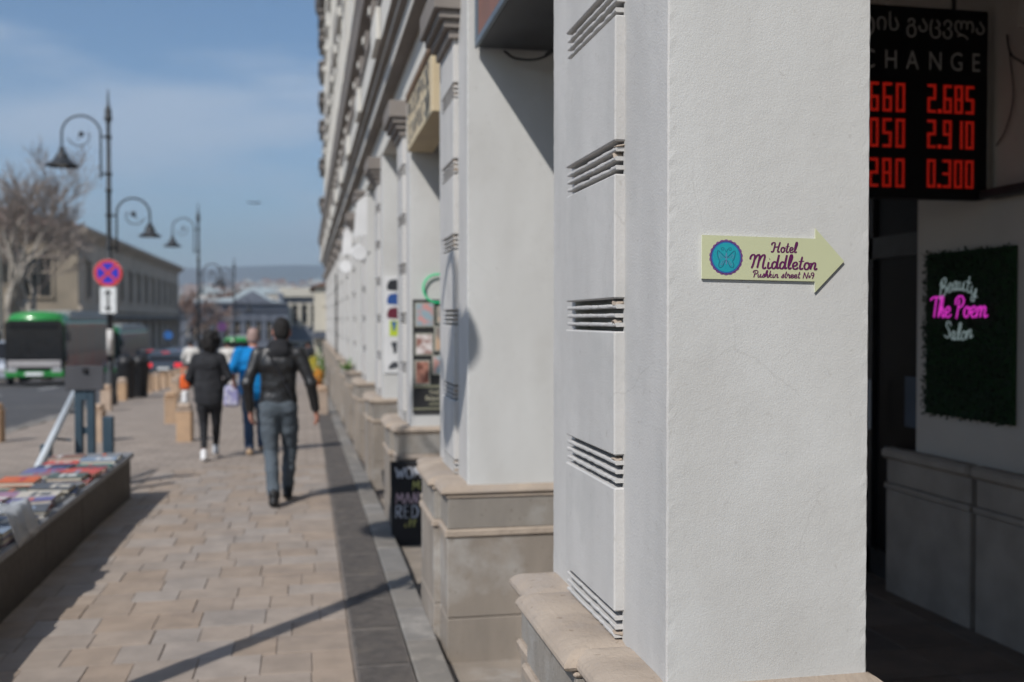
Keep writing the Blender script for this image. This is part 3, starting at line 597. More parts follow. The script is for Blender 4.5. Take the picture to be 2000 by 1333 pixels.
# ================================================================ SIGNS AND SHOP THINGS ON THE ARCADE
GL = {  # script letters as strokes: x-height .5, capitals 1
 'H': (.80, [[(.02,.66),(.06,.84),(.2,.93),(.32,.86),(.27,.5),(.16,.08),(.04,.0),(-.02,.1)], [(.78,1.0),(.66,.6),(.56,.14),(.62,.0),(.74,.08)], [(.2,.46),(.4,.5),(.64,.53)]]),
 'o': (.43, [[(.27,.49),(.13,.43),(.05,.2),(.12,.02),(.25,.02),(.36,.2),(.34,.4),(.25,.49),(.32,.41),(.47,.44)]]),
 't': (.34, [[(.27,.92),(.16,.4),(.11,.12),(.17,0),(.32,.09)], [(.03,.56),(.38,.59)]]),
 'e': (.40, [[(.06,.2),(.24,.25),(.34,.38),(.26,.5),(.12,.42),(.06,.2),(.14,.02),(.28,.02),(.41,.14)]]),
 'l': (.31, [[(.05,.1),(.2,.4),(.34,.85),(.29,1.02),(.2,.85),(.1,.3),(.14,.02),(.3,.1)]]),
 'M': (.98, [[(-.06,.62),(-.02,.82),(.1,.96),(.22,.92),(.22,.7),(.12,.25),(.02,.0)], [(.18,.55),(.34,.86),(.48,.97),(.53,.85),(.46,.4),(.38,.02)], [(.48,.5),(.64,.84),(.8,.97),(.86,.85),(.76,.35),(.74,.06),(.84,.0),(.94,.1)]]),
 'i': (.27, [[(.13,.48),(.07,.15),(.12,.0),(.28,.1)], [(.17,.66),(.19,.70)]]),
 'd': (.50, [[(.34,.42),(.22,.5),(.08,.34),(.07,.08),(.2,.02),(.34,.24),(.42,.6),(.5,1.0),(.4,.4),(.38,.04),(.52,.1)]]),
 'n': (.45, [[(.1,.48),(.06,.24),(.0,0)], [(.04,.2),(.18,.44),(.3,.48),(.33,.34),(.27,.1),(.33,0),(.46,.1)]]),
 'm': (.66, [[(.1,.48),(.06,.24),(.0,0)], [(.04,.2),(.16,.44),(.27,.48),(.28,.3),(.22,0)], [(.26,.2),(.38,.44),(.5,.48),(.53,.34),(.47,.1),(.53,0),(.66,.1)]]),
 'P': (.52, [[(.26,.85),(.18,.4),(.08,-.06)], [(.02,.6),(.06,.84),(.26,.99),(.48,.94),(.55,.74),(.42,.52),(.24,.46)]]),
 'u': (.46, [[(.09,.48),(.03,.18),(.08,.02),(.2,.06),(.33,.42)], [(.37,.5),(.29,.14),(.34,0),(.48,.1)]]),
 's': (.34, [[(-.02,.06),(.16,.3),(.26,.54),(.3,.3),(.26,.06),(.12,0),(.06,.1)]]),
 'h': (.43, [[(.05,.1),(.2,.4),(.32,.9),(.26,1.02),(.16,.8),(.0,0)], [(.04,.2),(.18,.44),(.3,.46),(.32,.32),(.27,.08),(.33,0),(.44,.1)]]),
 'k': (.40, [[(.24,1.0),(.12,.5),(.0,0)], [(.08,.28),(.26,.48),(.3,.36),(.1,.26),(.24,.04),(.4,.08)]]),
 'r': (.35, [[(-.02,.2),(.12,.55),(.16,.43),(.28,.44),(.22,.14),(.26,0),(.38,.1)]]),
 'a': (.45, [[(.32,.42),(.2,.5),(.07,.32),(.08,.06),(.2,.03),(.34,.46)], [(.36,.48),(.29,.14),(.34,0),(.47,.1)]]),
 'y': (.45, [[(.09,.48),(.03,.2),(.09,.04),(.22,.08),(.34,.46)], [(.38,.5),(.28,.0),(.18,-.32),(.04,-.3),(.1,-.12),(.44,.1)]]),
 'B': (.54, [[(.2,.92),(.12,.5),(.04,0)], [(.06,.78),(.22,.99),(.44,.95),(.44,.68),(.2,.53),(.44,.46),(.46,.16),(.24,-.02),(.02,.08)]]),
 'T': (.56, [[(.02,.84),(.2,.97),(.72,.98)], [(.42,.95),(.34,.45),(.26,0)]]),
 'S': (.52, [[(.54,.8),(.44,.99),(.24,.94),(.2,.7),(.38,.5),(.42,.2),(.26,0),(.04,.08)]]),
 'N': (.66, [[(.0,0),(.1,.5),(.18,1.0)], [(.18,1),(.3,.5),(.44,0)], [(.44,0),(.54,.5),(.66,1.02)]]),
 'º': (.26, [[(.12,.52),(.04,.42),(.06,.26),(.16,.26),(.22,.38),(.12,.52)], [(.0,.14),(.2,.14)]]),
 '9': (.42, [[(.4,.74),(.3,.98),(.12,.9),(.08,.66),(.22,.52),(.38,.68),(.4,.8),(.34,.4),(.18,.0)]]),
 'W': (.9, [[(.0,1),(.14,.5),(.22,0)], [(.22,0),(.34,.4),(.46,.75)], [(.46,.75),(.54,.4),(.64,0)], [(.64,0),(.76,.5),(.9,1)]]),
 'O': (.72, [[(.36,1),(.1,.85),(.02,.5),(.12,.1),(.36,0),(.6,.15),(.66,.5),(.58,.88),(.36,1)]]),
 'A': (.66, [[(.0,0),(.14,.5),(.3,1)], [(.3,1),(.44,.5),(.58,0)], [(.1,.38),(.5,.38)]]),
 'E': (.55, [[(.5,1),(.08,1)], [(.08,1),(.06,0)], [(.06,0),(.5,0)], [(.07,.52),(.42,.52)]]),
 'R': (.6, [[(.08,1),(.04,0)], [(.08,1),(.4,.98),(.48,.75),(.36,.54),(.08,.5)], [(.22,.5),(.36,.24),(.52,0)]]),
 'D': (.66, [[(.08,1),(.06,0)], [(.08,1),(.4,.92),(.58,.5),(.4,.08),(.06,0)]]),
 'm_': (.8, [[(.0,0),(.08,1)], [(.08,1),(.24,.6),(.36,.3)], [(.36,.3),(.5,.65),(.64,1)], [(.64,1),(.7,.5),(.74,0)]]),
}
def layout(txt, gap=.0):
    x = 0; out = []
    for c in txt:
        if c == ' ': x += .3; continue
        wd, st = GL[c]; out += [[(x+p[0], p[1]) for p in s_] for s_ in st]; x += wd+gap
    return out, x
def script_mb(txt, u0, v0, wid, hgt, sw, mp, tube=None, gap=0.0, arc=None, nrm=Vector((0, -1, 0))):
    st, L = layout(txt.replace('M', 'M') if isinstance(txt, str) else txt, gap); mb = MB(); k = wid/L
    for s_ in st:
        pts = [np.array((u0+p[0]*k, v0+p[1]*hgt)) for p in cr(s_, 5)]
        if arc:
            c0 = u0+wid/2; pts = [np.array((p[0], p[1]-arc*((p[0]-c0)/(wid/2))**2)) for p in pts]
        if tube: mb.smooth = True; mb.tube([mp(*p) for p in pts], tube, 6)
        else: mb.ribbon(pts, sw, mp, True, nrm*4e-7)
    return mb

# ---- arrow sign of the hotel, on the near pillar
YS = 2.288
hs = thing('hotel_sign', 'pale green arrow shaped hotel sign with teal butterfly emblem on the white pillar', 'sign', (.913, YS, 1.868))
tl = lambda u: 1.8685-.012*u
def smap(u, v, off=0.0): return (.917+u, YS-.0045-off, tl(u)+v)
arrow = [(0, -.0515), (.290, -.0525), (.290, -.079), (.3665, -.002), (.290, .0755), (.290, .0505), (0, .0515)]
b = MB(); n = len(arrow); fr_ = [smap(u, v) for u, v in arrow]; bk = [(p[0], YS+.0, p[2]) for p in fr_]
b.add(fr_+bk, [tuple(range(n)), tuple(range(n, 2*n))]); b.m = 1
b.add(fr_+bk, [(i, (i+1) % n, n+(i+1) % n, n+i) for i in range(n)])
b.build('board', ['sign_board', 'sign_edge'], hs)
def disc(uc, vc, r, off, m, name, par, nn=64, scal=0, nsc=20):
    mb = MB(); rim = []
    for k in range(nn):
        a = 2*math.pi*k/nn; rr = r*(1+scal*abs(math.sin(a*nsc/2))); rim.append(smap(uc+rr*math.cos(a), vc+rr*math.sin(a), off))
    mb.add(rim, [tuple(range(nn))]); return mb.build(name, m, par)
em = disc(.0608, 0, .0405, .0004, 'violet_ink', 'emblem', hs, 160, .055, 22)
disc(.0608, 0, .0375, .0007, 'blue_ink', 'emblem_ring', em); disc(.0608, 0, .0345, .0010, 'teal_ink', 'emblem_disc', em)
# fine scallop line on the emblem rim
mb = MB(); mb.ribbon([(.0608+.0398*(1-.035*abs(math.sin(a*11)))*math.cos(a), .0398*(1-.035*abs(math.sin(a*11)))*math.sin(a)) for a in np.linspace(0, 2*math.pi, 180)], .0008, lambda u, v: smap(u, v, .0012), False); mb.build('emblem_scallop', 'purple_ink', em)
ec = np.array((.0608, -.002))
def bf(pts, wd, m, nm): 
    mb = MB()
    for sgn in ((1, -1) if nm != 'butterfly_body' else (1,)):
        for p in pts: mb.ribbon(cr([(ec[0]+sgn*q[0]*.001, ec[1]+q[1]*.001) for q in p], 6), wd, lambda u, v: smap(u, v, .0014), True, Vector((0, -4e-7, 0)))
    return mb.build(nm, m, em)
bf([[(1, 1), (9, 8), (21, 18), (22, 8), (19, -2), (16, -7), (19, -15), (17, -22), (9, -19), (5, -10), (1, -4)]], .0016, 'butterfly_ink', 'butterfly_wings')
bf([[(3, 1), (10, 3), (16, 9), (17, 2), (11, -2)], [(4, -5), (10, -8), (14, -16), (9, -14), (5, -8)]], .0009, 'butterfly_light', 'butterfly_veins')
bf([[(.5, 14), (3, 20), (8, 25), (12, 24), (12, 20), (8, 19), (7, 22)]], .0011, 'butterfly_ink', 'butterfly_feelers')
bf([[(0, 13), (1.2, 6), (1, -4), (0, -15), (-1, -4), (-1.2, 6), (0, 13)]], .0012, 'butterfly_light', 'butterfly_body')
sm_ = lambda u, v: smap(u, v, .0008)
script_mb('Hotel', .176, .0157, .066, .0245, .0037, sm_).build('lettering_hotel', 'purple_ink', hs)
script_mb('Middleton', .124, -.0240, .171, .0335, .0047, sm_).build('lettering_name', 'purple_ink', hs)
script_mb('Pushkin street', .129, -.0452, .122, .0165, .0025, sm_).build('lettering_street', 'purple_ink', hs)
script_mb(['N', 'º', '9'], .258, -.0462, .029, .0150, .0024, sm_).build('lettering_number', 'purple_ink', hs)

# ---- currency exchange board hanging across the arcade
YB = 5.17
eb = thing('exchange_board', 'black exchange rate board with glowing red digits hanging in the arcade', 'sign board', (3.3, YB, 2.4))
b = MB(); b.bbox(2.62, 3.787, YB, YB+.10, 2.40, 3.46, .006); b.build('casing', 'board_black', eb)
em_ = lambda u, v: (u, YB-.004, v)
tb = text_mb('ვალუტის გაცვლა', .135, lambda u, v: em_(3.765+u, 3.325+v+.01*u), 'RIGHT', .92); tb.build('lettering_georgian', 'board_letter', eb)
x = 3.115
for c, xx in zip('EXCHANGE', [3.115+.135*(i-3)+.02 for i in range(8)]):
    text_mb(c, .148, lambda u, v: em_(xx+u, 3.110+v+.012*(xx-3.1)), 'LEFT', .8).build('letter', 'board_letter', eb)
SEG = {'0': 'abcdef', '1': 'bc', '2': 'abged', '3': 'abgcd', '4': 'fgbc', '5': 'afgcd', '6': 'afgcde', '8': 'abcdefg', '9': 'abcdfg'}
def digit(ch, u, v, wd, h, t):
    mb = MB(); q = .0025
    R_ = {'a': (0, wd, h-t, h), 'd': (0, wd, 0, t), 'g': (0, wd, h/2-t/2, h/2+t/2), 'f': (0, t, h/2, h), 'b': (wd-t, wd, h/2, h), 'e': (0, t, 0, h/2), 'c': (wd-t, wd, 0, h/2)}
    for s_ in SEG[ch]:
        a0, a1, b0, b1 = R_[s_]; hor = s_ in 'adg'; L = (a1-a0) if hor else (b1-b0); n = max(2, round(L/(t/2.0)))
        for i in range(n):                                               # two rows of LED dots per segment
            for r_ in (0, 1):
                if hor: p = (a0+L*i/n, a0+L*(i+1)/n, b0+t*r_/2, b0+t*(r_+1)/2)
                else: p = (a0+t*r_/2, a0+t*(r_+1)/2, b0+L*i/n, b0+L*(i+1)/n)
                e = .0014; mb.box(u+p[0]+e, u+p[1]-e, YB-.006, YB-.001, v+p[2]+e, v+p[3]-e)
    return mb
for row, (v0, left, right) in enumerate(((2.872, '660', '2685'), (2.675, '050', '2910'), (2.455, '280', '0300'))):
    for i, c in enumerate(left): digit(c, 3.05+i*.080, v0, .056, .160, .016).build('digit', 'led_red', eb)
    for i, c in enumerate(right):
        uu = 3.405+(0, .098, .168, .238)[i]; digit(c, uu, v0+.004, .053, .158, .0155).build('digit', 'led_red', eb)
    mb = MB(); mb.box(3.472, 3.492, YB-.006, YB-.001, v0+.004, v0+.024); mb.build('decimal_point', 'led_red', eb)
b = MB(); b.tube([(2.9, YB+.05, 3.46), (2.9, YB+.05, 3.87)], .012); b.build('hanger', 'black_metal', eb)
b = MB(); b.tube([(3.6, YB+.05, 3.46), (3.6, YB+.05, 3.87)], .012); b.build('hanger', 'black_metal', eb)

# ---- moss panel and neon lettering
XM = 3.84
mp_ = thing('moss_panel', 'dark green artificial moss wall panel behind the neon salon lettering', 'wall panel', (XM, 5.38, 1.13))
b = MB(); b.bbox(XM-.02, XM-.001, 4.975, 5.795, 1.135, 2.13, .004); b.build('backing', 'moss', mp_)
b = MB(); rg = random.Random(3)
for i in range(5200):
    yy, zz = rg.uniform(4.975, 5.797), rg.uniform(1.13, 2.135); c0 = Vector((XM-.02-rg.uniform(0, .022), yy, zz)); a = rg.uniform(0, 6.28); s_ = rg.uniform(.008, .017)
    d = Vector((rg.uniform(-.9, -.1), math.cos(a), math.sin(a))).normalized(); e = d.cross(Vector((rg.uniform(-1, 1), rg.uniform(-1, 1), rg.uniform(-1, 1)))).normalized()
    b.add([c0, c0+d*s_+e*s_*.5, c0+d*s_*2, c0+d*s_-e*s_*.5], [(0, 1, 2, 3)])
o = b.build('foliage', 'moss', mp_); o['kind'] = 'stuff'
XN = XM-.062
ns_ = thing('neon_sign', 'neon lettering in pink and white on the dark green moss panel', 'neon sign', (XN, 5.4, 1.6))
nm = lambda u, v: (XN, 5.70-u, v)
script_mb('Beauty', .105, 1.895, .36, .105, 0, nm, .0036, arc=.055).build('lettering_beauty', 'neon_white', ns_)
script_mb('The Poem', .015, 1.735, .54, .125, 0, nm, .0047).build('lettering_name', 'neon_pink', ns_)
script_mb('Salon', .155, 1.600, .27, .100, 0, nm, .0036, arc=-.02).build('lettering_salon', 'neon_white', ns_)
b = MB()
for u in (.1, .3, .5): b.tube([nm(u, 1.78), (XM-.02, 5.70-u, 1.78)], .003, 5)
b.build('standoff', 'paper_white', ns_)

# ---- cables on the arcade wall
def cable(label, pts, r=.006):
    mb = MB(); mb.smooth = True; mb.tube(cr(pts, 8), r, 5); o = mb.build('cable', 'cable', org=pts[0]); tag(o, label, 'cable', 'cables under the arcade')
cable('thin black cable drooping on the dark arcade wall beside the exchange board', [(3.83, 5.05, 3.2), (3.82, 5.0, 2.95), (3.82, 5.06, 2.78), (3.82, 5.14, 2.70)], .004)
cable('black cable bundle looping down at the upper right of the arcade wall', [(3.82, 5.06, 3.3), (3.8, 5.0, 3.18), (3.81, 4.9, 3.1), (3.82, 4.8, 3.0), (3.82, 4.72, 2.9)], .006)
cable('black cable hanging in a loop below the dark sign box over the opening', [(1.02, 5.27, 3.12), (1.08, 5.22, 3.07), (1.2, 5.1, 3.06), (1.3, 4.8, 3.14), (1.32, 4.3, 3.36), (1.3, 3.7, 3.5)], .007)
cable('second black cable under the dark sign box, nearer the lintel', [(1.2, 5.1, 3.07), (1.3, 4.9, 3.13), (1.34, 4.5, 3.2), (1.35, 3.7, 3.3)], .005)

# ---- sign boxes in the openings, and one added box to block sun
sb = thing('sign_or_shade_box', 'dark steel sign box with reddish brown face over the nearest visible opening', 'sign box', (1.05, 4.45, 3.13))
b = MB(); b.bbox(.885, 1.30, 3.62, 5.285, 3.135, 3.62, .004); b.build('casing', 'dark_box', sb)
b = MB(); b.box(.880, .884, 3.66, 5.245, 3.175, 3.60); b.build('face', 'box_panel', sb)
b = MB()
for y0, y1, z0, z1 in ((3.62, 5.285, 3.130, 3.168), (5.25, 5.287, 3.168, 3.62), (3.62, 3.655, 3.168, 3.62)): b.bbox(.866, .884, y0, y1, z0, z1, .003)
b.build('frame', 'box_frame', sb)
sun_block = thing('sign_or_shade_box', 'added dark box out of view over the near opening, blocking the sun', 'sign box', (1.05, 1.4, 2.5))  # added unseen box, keeps sun off the arcade floor
b = MB(); b.bbox(.885, 1.34, .40, 2.27, 3.32, 3.53, .004); b.build('casing', 'dark_box', sun_block); b = MB(); b.box(.878, .884, .44, 2.23, 3.34, 3.5); b.build('face', 'box_panel', sun_block)
bs = thing('beige_shop_sign', 'beige shop sign with large dark characters hung under the lintel', 'sign', (.9, 7.5, 3.06))
b = MB(); b.bbox(.812, 1.02, 6.66, 8.315, 3.075, 3.47, .006); b.build('casing', 'beige_sign', bs)
b = MB(); b.box(.80, 1.02, 6.64, 8.325, 3.472, 3.53); b.build('top_trim', 'brown_trim', bs)
def glyph(u, v, kind, par):
    mb = MB(); M_ = lambda a, c: (.809, 8.29-u-a, v+c)
    shp = {0: [[(0, .12), (.06, .12)], [(.03, .12), (.03, 0)], [(.0, .0), (.07, .0)]], 1: [[(0, 0), (0, .12), (.07, .12), (.07, .05)], [(.0, .06), (.07, .06)]],
           2: [[(.0, .02), (.05, .0), (.08, .06), (.05, .12), (.0, .1)]], 3: [[(0, .12), (.02, .0), (.08, .0)], [(.08, 0), (.08, .12)]], 4: [[(.0, .06), (.04, .12), (.08, .06), (.04, .0), (.0, .06)]]}[kind]
    for s_ in shp: mb.ribbon(s_, .034, M_, False)
    mb.build('character', 'print_navy', par)
for i in range(9): glyph(.06+i*.165, 3.31, (i*3+1) % 5, bs)
for i in range(8): glyph(.12+i*.18, 3.13, (i*2) % 5, bs)

# ---- beauty poster on the third pillar, green letter above it
YP3 = Y00+2*SP-.004
bp_ = thing('beauty_poster', 'black poster with framed photos of hair and nails on the pillar', 'poster', (1.1, YP3, .95))
b = MB(); b.box(.855, 1.34, YP3-.012, YP3, .955, 1.885); b.build('board', 'poster_black', bp_)
def photo(x0, x1, z0, z1, m, mk=None):
    c = MB(); c.box(x0, x1, YP3-.020, YP3-.013, z0, z1); f_ = c.build('photo_frame', 'photo_frame', bp_); e = .012
    c = MB(); c.box(x0+e, x1-e, YP3-.023, YP3-.0205, z0+e, z1-e); c.build('photo', m, f_)
photo(.872, 1.03, 1.66, 1.86, 'photo_pink'); photo(.872, 1.022, 1.43, 1.61, 'photo_hair'); photo(.868, .995, 1.19, 1.39, 'photo_face')
photo(1.05, 1.19, 1.69, 1.83, 'photo_tan'); photo(1.03, 1.17, 1.46, 1.67, 'photo_tan'); photo(1.012, 1.15, 1.27, 1.43, 'photo_nail'); photo(1.21, 1.325, 1.6, 1.84, 'photo_pink'); photo(1.19, 1.325, 1.3, 1.55, 'photo_hair')
c = MB(); c.box(.86, 1.335, YP3-.015, YP3-.0125, 1.165, 1.185); c.box(.86, 1.335, YP3-.015, YP3-.0125, .985, 1.0); c.build('rule_line', 'poster_olive', bp_)
pm = lambda u, v: (u, YP3-.0145, v)
text_mb('THE POEM', .05, lambda u, v: pm(.985+u, 1.108+v)).build('lettering_the', 'poster_text', bp_); text_mb('Beauty Salon', .054, lambda u, v: pm(.955+u, 1.062+v)).build('lettering_salon', 'poster_text', bp_)
c = MB(); c.box(.985, 1.25, YP3-.0145, YP3-.0126, 1.022, 1.035); c.box(1.0, 1.2, YP3-.0145, YP3-.0126, 1.045, 1.05); c.build('small_print', 'poster_olive', bp_)
gl = thing('green_letter', 'bright green letter G on the pillar above the photo poster', 'letter sign', (1.05, YP3-.02, 1.9))
mb = MB(); mb.smooth = True; mb.tube([(1.055+.115*math.cos(a), YP3-.025, 1.975+.115*math.sin(a)) for a in np.linspace(R(40), R(345), 30)], .008, 8); mb.tube([(1.17, YP3-.025, 1.93), (1.08, YP3-.025, 1.93)], .008, 8); mb.build('tube', 'neon_green', gl)
mb = MB(); mb.tube([(.95, YP3-.025, 1.95), (.95, YP3, 1.95)], .004, 5); mb.tube([(1.1, YP3-.025, 2.08), (1.1, YP3, 2.08)], .004, 5); mb.build('standoff', 'black_metal', gl)

# ---- cap poster on the fourth pillar
YP4 = Y00+3*SP-.004
cp = thing('cap_poster', 'white poster with pictures of caps and boots on the pillar', 'poster', (1.0, YP4, 1.13))
b = MB(); b.box(.85, 1.12, YP4-.01, YP4, 1.13, 2.20); b.build('sheet', 'paper_white', cp)
def cap_shape(xc, zc, m):
    c = MB(); pts = [(xc-.07, zc-.05), (xc-.075, zc), (xc-.05, zc+.055), (xc+.02, zc+.07), (xc+.08, zc+.04), (xc+.09, zc-.03), (xc+.03, zc-.06)]
    c.add([(p[0], YP4-.013, p[1]) for p in pts], [tuple(range(len(pts)))]); c.build('cap_picture', m, cp)
cap_shape(.955, 2.10, 'cap_black'); cap_shape(.955, 1.945, 'cap_blue'); cap_shape(.955, 1.79, 'cap_maroon')
c = MB(); c.box(.91, 1.04, YP4-.013, YP4-.0105, 1.54, 1.71); f_ = c.build('picture', 'lime', cp)
c = MB(); c.add([(.93, YP4-.0145, 1.70), (.985, YP4-.0145, 1.70), (.97, YP4-.0145, 1.62), (.955, YP4-.0145, 1.58)], [(0, 1, 2, 3)]); c.build('figure', 'blue_ink', f_)
c = MB(); c.add([(.92, YP4-.013, 1.47), (.99, YP4-.013, 1.48), (.985, YP4-.013, 1.36), (.955, YP4-.013, 1.34), (.945, YP4-.013, 1.4)], [(0, 1, 2, 3, 4)]); c.build('boot_picture', 'boot_grey', cp)
c = MB(); c.add([(.90, YP4-.013, 1.17), (.90, YP4-.013, 1.21), (.95, YP4-.013, 1.26), (1.03, YP4-.013, 1.24), (1.0, YP4-.013, 1.19)], [(0, 1, 2, 3, 4)]); c.build('boot_picture', 'boot_grey', cp)

# ---- chalkboard leaning on the third pillar's base
cb = thing('chalkboard', 'black chalkboard with hand written capitals leaning against the stone pillar base', 'chalkboard', (.9, 8.12, -.08))
tz = lambda v: 8.13+v*.20
def chm(u, v, o=0.0): return (.675+u, tz(v)-o, -.08+v)
mb = MB(); q = [chm(0, 0), chm(.48, 0), chm(.48, .64), chm(0, .64)]; q2 = [(p[0], p[1]+.02, p[2]) for p in q]
mb.add(q+q2, [(0, 1, 2, 3), (4, 5, 6, 7), (0, 1, 5, 4), (1, 2, 6, 5), (2, 3, 7, 6), (3, 0, 4, 7)]); mb.build('panel', 'chalk_board', cb)
mb = MB()
for u0, u1, v0, v1 in ((-.012, .008, -.0, .655), (.472, .492, 0, .655), (.008, .472, .635, .655), (.008, .472, 0, .02)):
    q = [chm(u0, v0, .006), chm(u1, v0, .006), chm(u1, v1, .006), chm(u0, v1, .006)]; q2 = [(p[0], p[1]+.03, p[2]) for p in q]; mb.add(q+q2, [(0, 1, 2, 3), (4, 5, 6, 7), (0, 1, 5, 4), (1, 2, 6, 5), (2, 3, 7, 6), (3, 0, 4, 7)])
mb.build('frame', 'black_metal', cb)
cm_ = lambda u, v: chm(u, v, .003)
for txt, u, v, wd, h, m, sw in ((['W', 'O', 'm_'], .03, .525, .22, .085, 'chalk_white', .013), (['m_'], .165, .43, .07, .07, 'chalk_yellow', .012), (['m_', 'A', 'N'], .03, .325, .19, .085, 'chalk_pink', .012),
                               (['R', 'E', 'D'], .022, .215, .20, .095, 'chalk_white', .014), (['i', 'l', 'l'], .09, .145, .10, .055, 'chalk_yellow', .007)):
    script_mb(txt, u, v, wd, h, sw, cm_, gap=.12).build('chalk_writing', m, cb)

# ---- white projecting boards further along
for i, (yy, z0, z1, lab) in enumerate(((13.62, 2.80, 3.38, 'white cloth like banner board projecting from the sixth pillar with a small sign below'), (18.3, 2.85, 3.40, 'smaller white banner board projecting further along the arcade'))):
    t_ = thing('banner_board', lab, 'banner', (.72, yy, z0), 'white banners along the arcade')
    b = MB(); b.add([(.62, yy, z0), (.80, yy, z0+.04), (.80, yy, z1), (.66, yy, z1-.12)] + [(.62, yy+.03, z0), (.80, yy+.03, z0+.04), (.80, yy+.03, z1), (.66, yy+.03, z1-.12)], [(0,1,2,3),(4,5,6,7),(0,1,5,4),(1,2,6,5),(2,3,7,6),(3,0,4,7)]); b.build('board', 'paper_white', t_)
    b = MB(); b.lathe([(.0, 0), (.10, .0), (.11, .02), (.10, .04), (0, .04)], (.70, yy, z0-.20), 16, 'y'); b.build('round_sign', 'paper_white', t_)
    b = MB(); b.tube([(.84, yy+.015, z1-.02), (.62, yy+.015, z1-.02)], .01, 6); b.tube([(.84, yy+.015, z0-.2), (.7, yy+.015, z0-.2)], .01, 6); b.build('bracket', 'black_metal', t_)
# ---- black cable pipe on far pillar
cable('black vertical cable running down a far arcade pillar', [(.79, 26.9, 2.9), (.785, 26.9, 1.5), (.79, 26.9, .2)], .035)
# small plant growing on a pillar base
pt = thing('wall_weed', 'small green weed growing on top of a stone pillar base', 'plant', (.70, 17.6, .86))
mb = MB(); rg = random.Random(9)
for i in range(36):
    a = rg.uniform(0, 6.28); el = rg.uniform(.3, 1.4); L = rg.uniform(.1, .26); d = Vector((math.cos(a)*math.cos(el), math.sin(a)*math.cos(el), math.sin(el))); p0 = Vector((.70+rg.uniform(-.05, .05), 17.6+rg.uniform(-.12, .12), .86)); e = d.cross(Vector((0, 0, 1))).normalized()*.02
    mb.add([p0, p0+d*L*.5+e, p0+d*L, p0+d*L*.5-e], [(0, 1, 2, 3)])
mb.build('leaves', 'leaf', pt)
# ================================================================ STREET FURNITURE
# ---- stone parapet with the book stall
pw = thing('stone_parapet', 'low dark polished stone wall used as a book stall beside the pavement', 'low wall', (-2.0, 7.5, 0))
PX0, PX1, PZT = -2.34, -1.70, .41
ycut = [3.9, 5.0, 6.1, 7.25, 8.4, 9.5, 10.62]
for a, c in zip(ycut[:-1], ycut[1:]):
    b = MB(); b.bbox(PX0+.03, PX1, a+.002, c-.002, G(c)-.05, PZT-.05, .004); b.build('wall_slab', 'granite_dark', pw)
    b = MB(); b.bbox(PX0-.01, PX1+.03, a+.0025, c+.018 if c > 10.6 else c-.0025, PZT-.048, PZT, .006); b.build('cap_slab', 'granite_cap', pw)
COLS = {'dark green': (.09, .12, .10), 'charcoal': (.10, .103, .11), 'grey': (.24, .245, .255), 'brown': (.27, .145, .10), 'orange': (.62, .13, .03), 'coral red': (.58, .10, .07), 'crimson': (.42, .045, .055),
        'pale blue': (.25, .32, .42), 'navy': (.03, .045, .10), 'teal': (.06, .16, .15), 'mauve': (.34, .19, .28), 'white': (.68, .67, .64), 'violet': (.16, .15, .32), 'khaki': (.13, .12, .075), 'pink': (.50, .25, .30), 'cream': (.55, .50, .42)}
for k, c in COLS.items(): mat('cover_'+k.replace(' ', '_'), c, tuple(x*.85 for x in c), ns=14, rough=.45, spec=.5)
mat('pages', (.62, .58, .48), (.5, .46, .38), ns=60, rough=.9)
rg = random.Random(21)
order = [('brown', 'grey'), ('coral red', 'pale blue'), ('navy', 'teal'), ('violet', 'crimson'), ('grey', 'coral red'), ('charcoal', 'dark green'), ('orange', 'grey'), ('dark green', 'charcoal'), ('mauve', 'cream'),
         ('pink', 'violet'), ('dark green', 'charcoal'), ('orange', 'navy'), ('violet', 'charcoal'), ('white', 'pale blue'), ('grey', 'khaki'), ('cream', 'mauve'), ('crimson', 'dark green'), ('charcoal', 'white'), ('brown', 'charcoal'), ('teal', 'khaki'), ('navy', 'grey'), ('charcoal', 'brown')]
ORD = ['first', 'second', 'third', 'fourth', 'fifth', 'sixth', 'seventh', 'eighth', 'ninth', 'tenth', 'eleventh', 'twelfth', 'thirteenth', 'fourteenth', 'fifteenth', 'sixteenth', 'seventeenth', 'eighteenth', 'nineteenth', 'twentieth', 'twenty-first', 'twenty-second', 'twenty-third']
def book(x, y, z, wx, wy, t, rz, colr, label):
    o = thing('book', label, 'book', (x, y, z), 'second hand books laid out on the stone wall')
    o.rotation_euler = (rg.uniform(-.05, .05), rg.uniform(-.03, .03), rz)
    c = MB(); h = .004
    c.box(-wx/2, wx/2, -wy/2, wy/2, t-h, t); c.box(-wx/2, wx/2, -wy/2, wy/2, 0, h); c.box(-wx/2, -wx/2+h, -wy/2, wy/2, h, t-h)
    cc = bpy.data.objects.new('cover', c.mesh('cover', 'cover_'+colr.replace(' ', '_'))); COL.objects.link(cc); cc.parent = o
    prt = rg.choice(('cover_white', 'cover_cream', 'cover_orange', 'cover_charcoal', 'cover_pale_blue', 'cover_crimson'))
    c = MB(); a_ = rg.uniform(-.3, .1)*wx; c.add([(a_, -wy*.32, t+.0006), (a_+wx*.12, -wy*.32, t+.0006), (a_+wx*.12, wy*.32, t+.0006), (a_, wy*.32, t+.0006)], [(0, 1, 2, 3)]); c.add([(a_+wx*.2, -wy*.22, t+.0006), (a_+wx*.45, -wy*.22, t+.0006), (a_+wx*.45, wy*.22, t+.0006), (a_+wx*.2, wy*.22, t+.0006)], [(0, 1, 2, 3)]) if rg.random() < .6 else None
    cc = bpy.data.objects.new('cover_print', c.mesh('cover_print', prt)); COL.objects.link(cc); cc.parent = o
    c = MB(); c.box(-wx/2+h, wx/2-.006, -wy/2+.006, wy/2-.006, h+.0003, t-h-.0003); cc = bpy.data.objects.new('pages', c.mesh('pages', 'pages')); COL.objects.link(cc); cc.parent = o
yb = 10.18
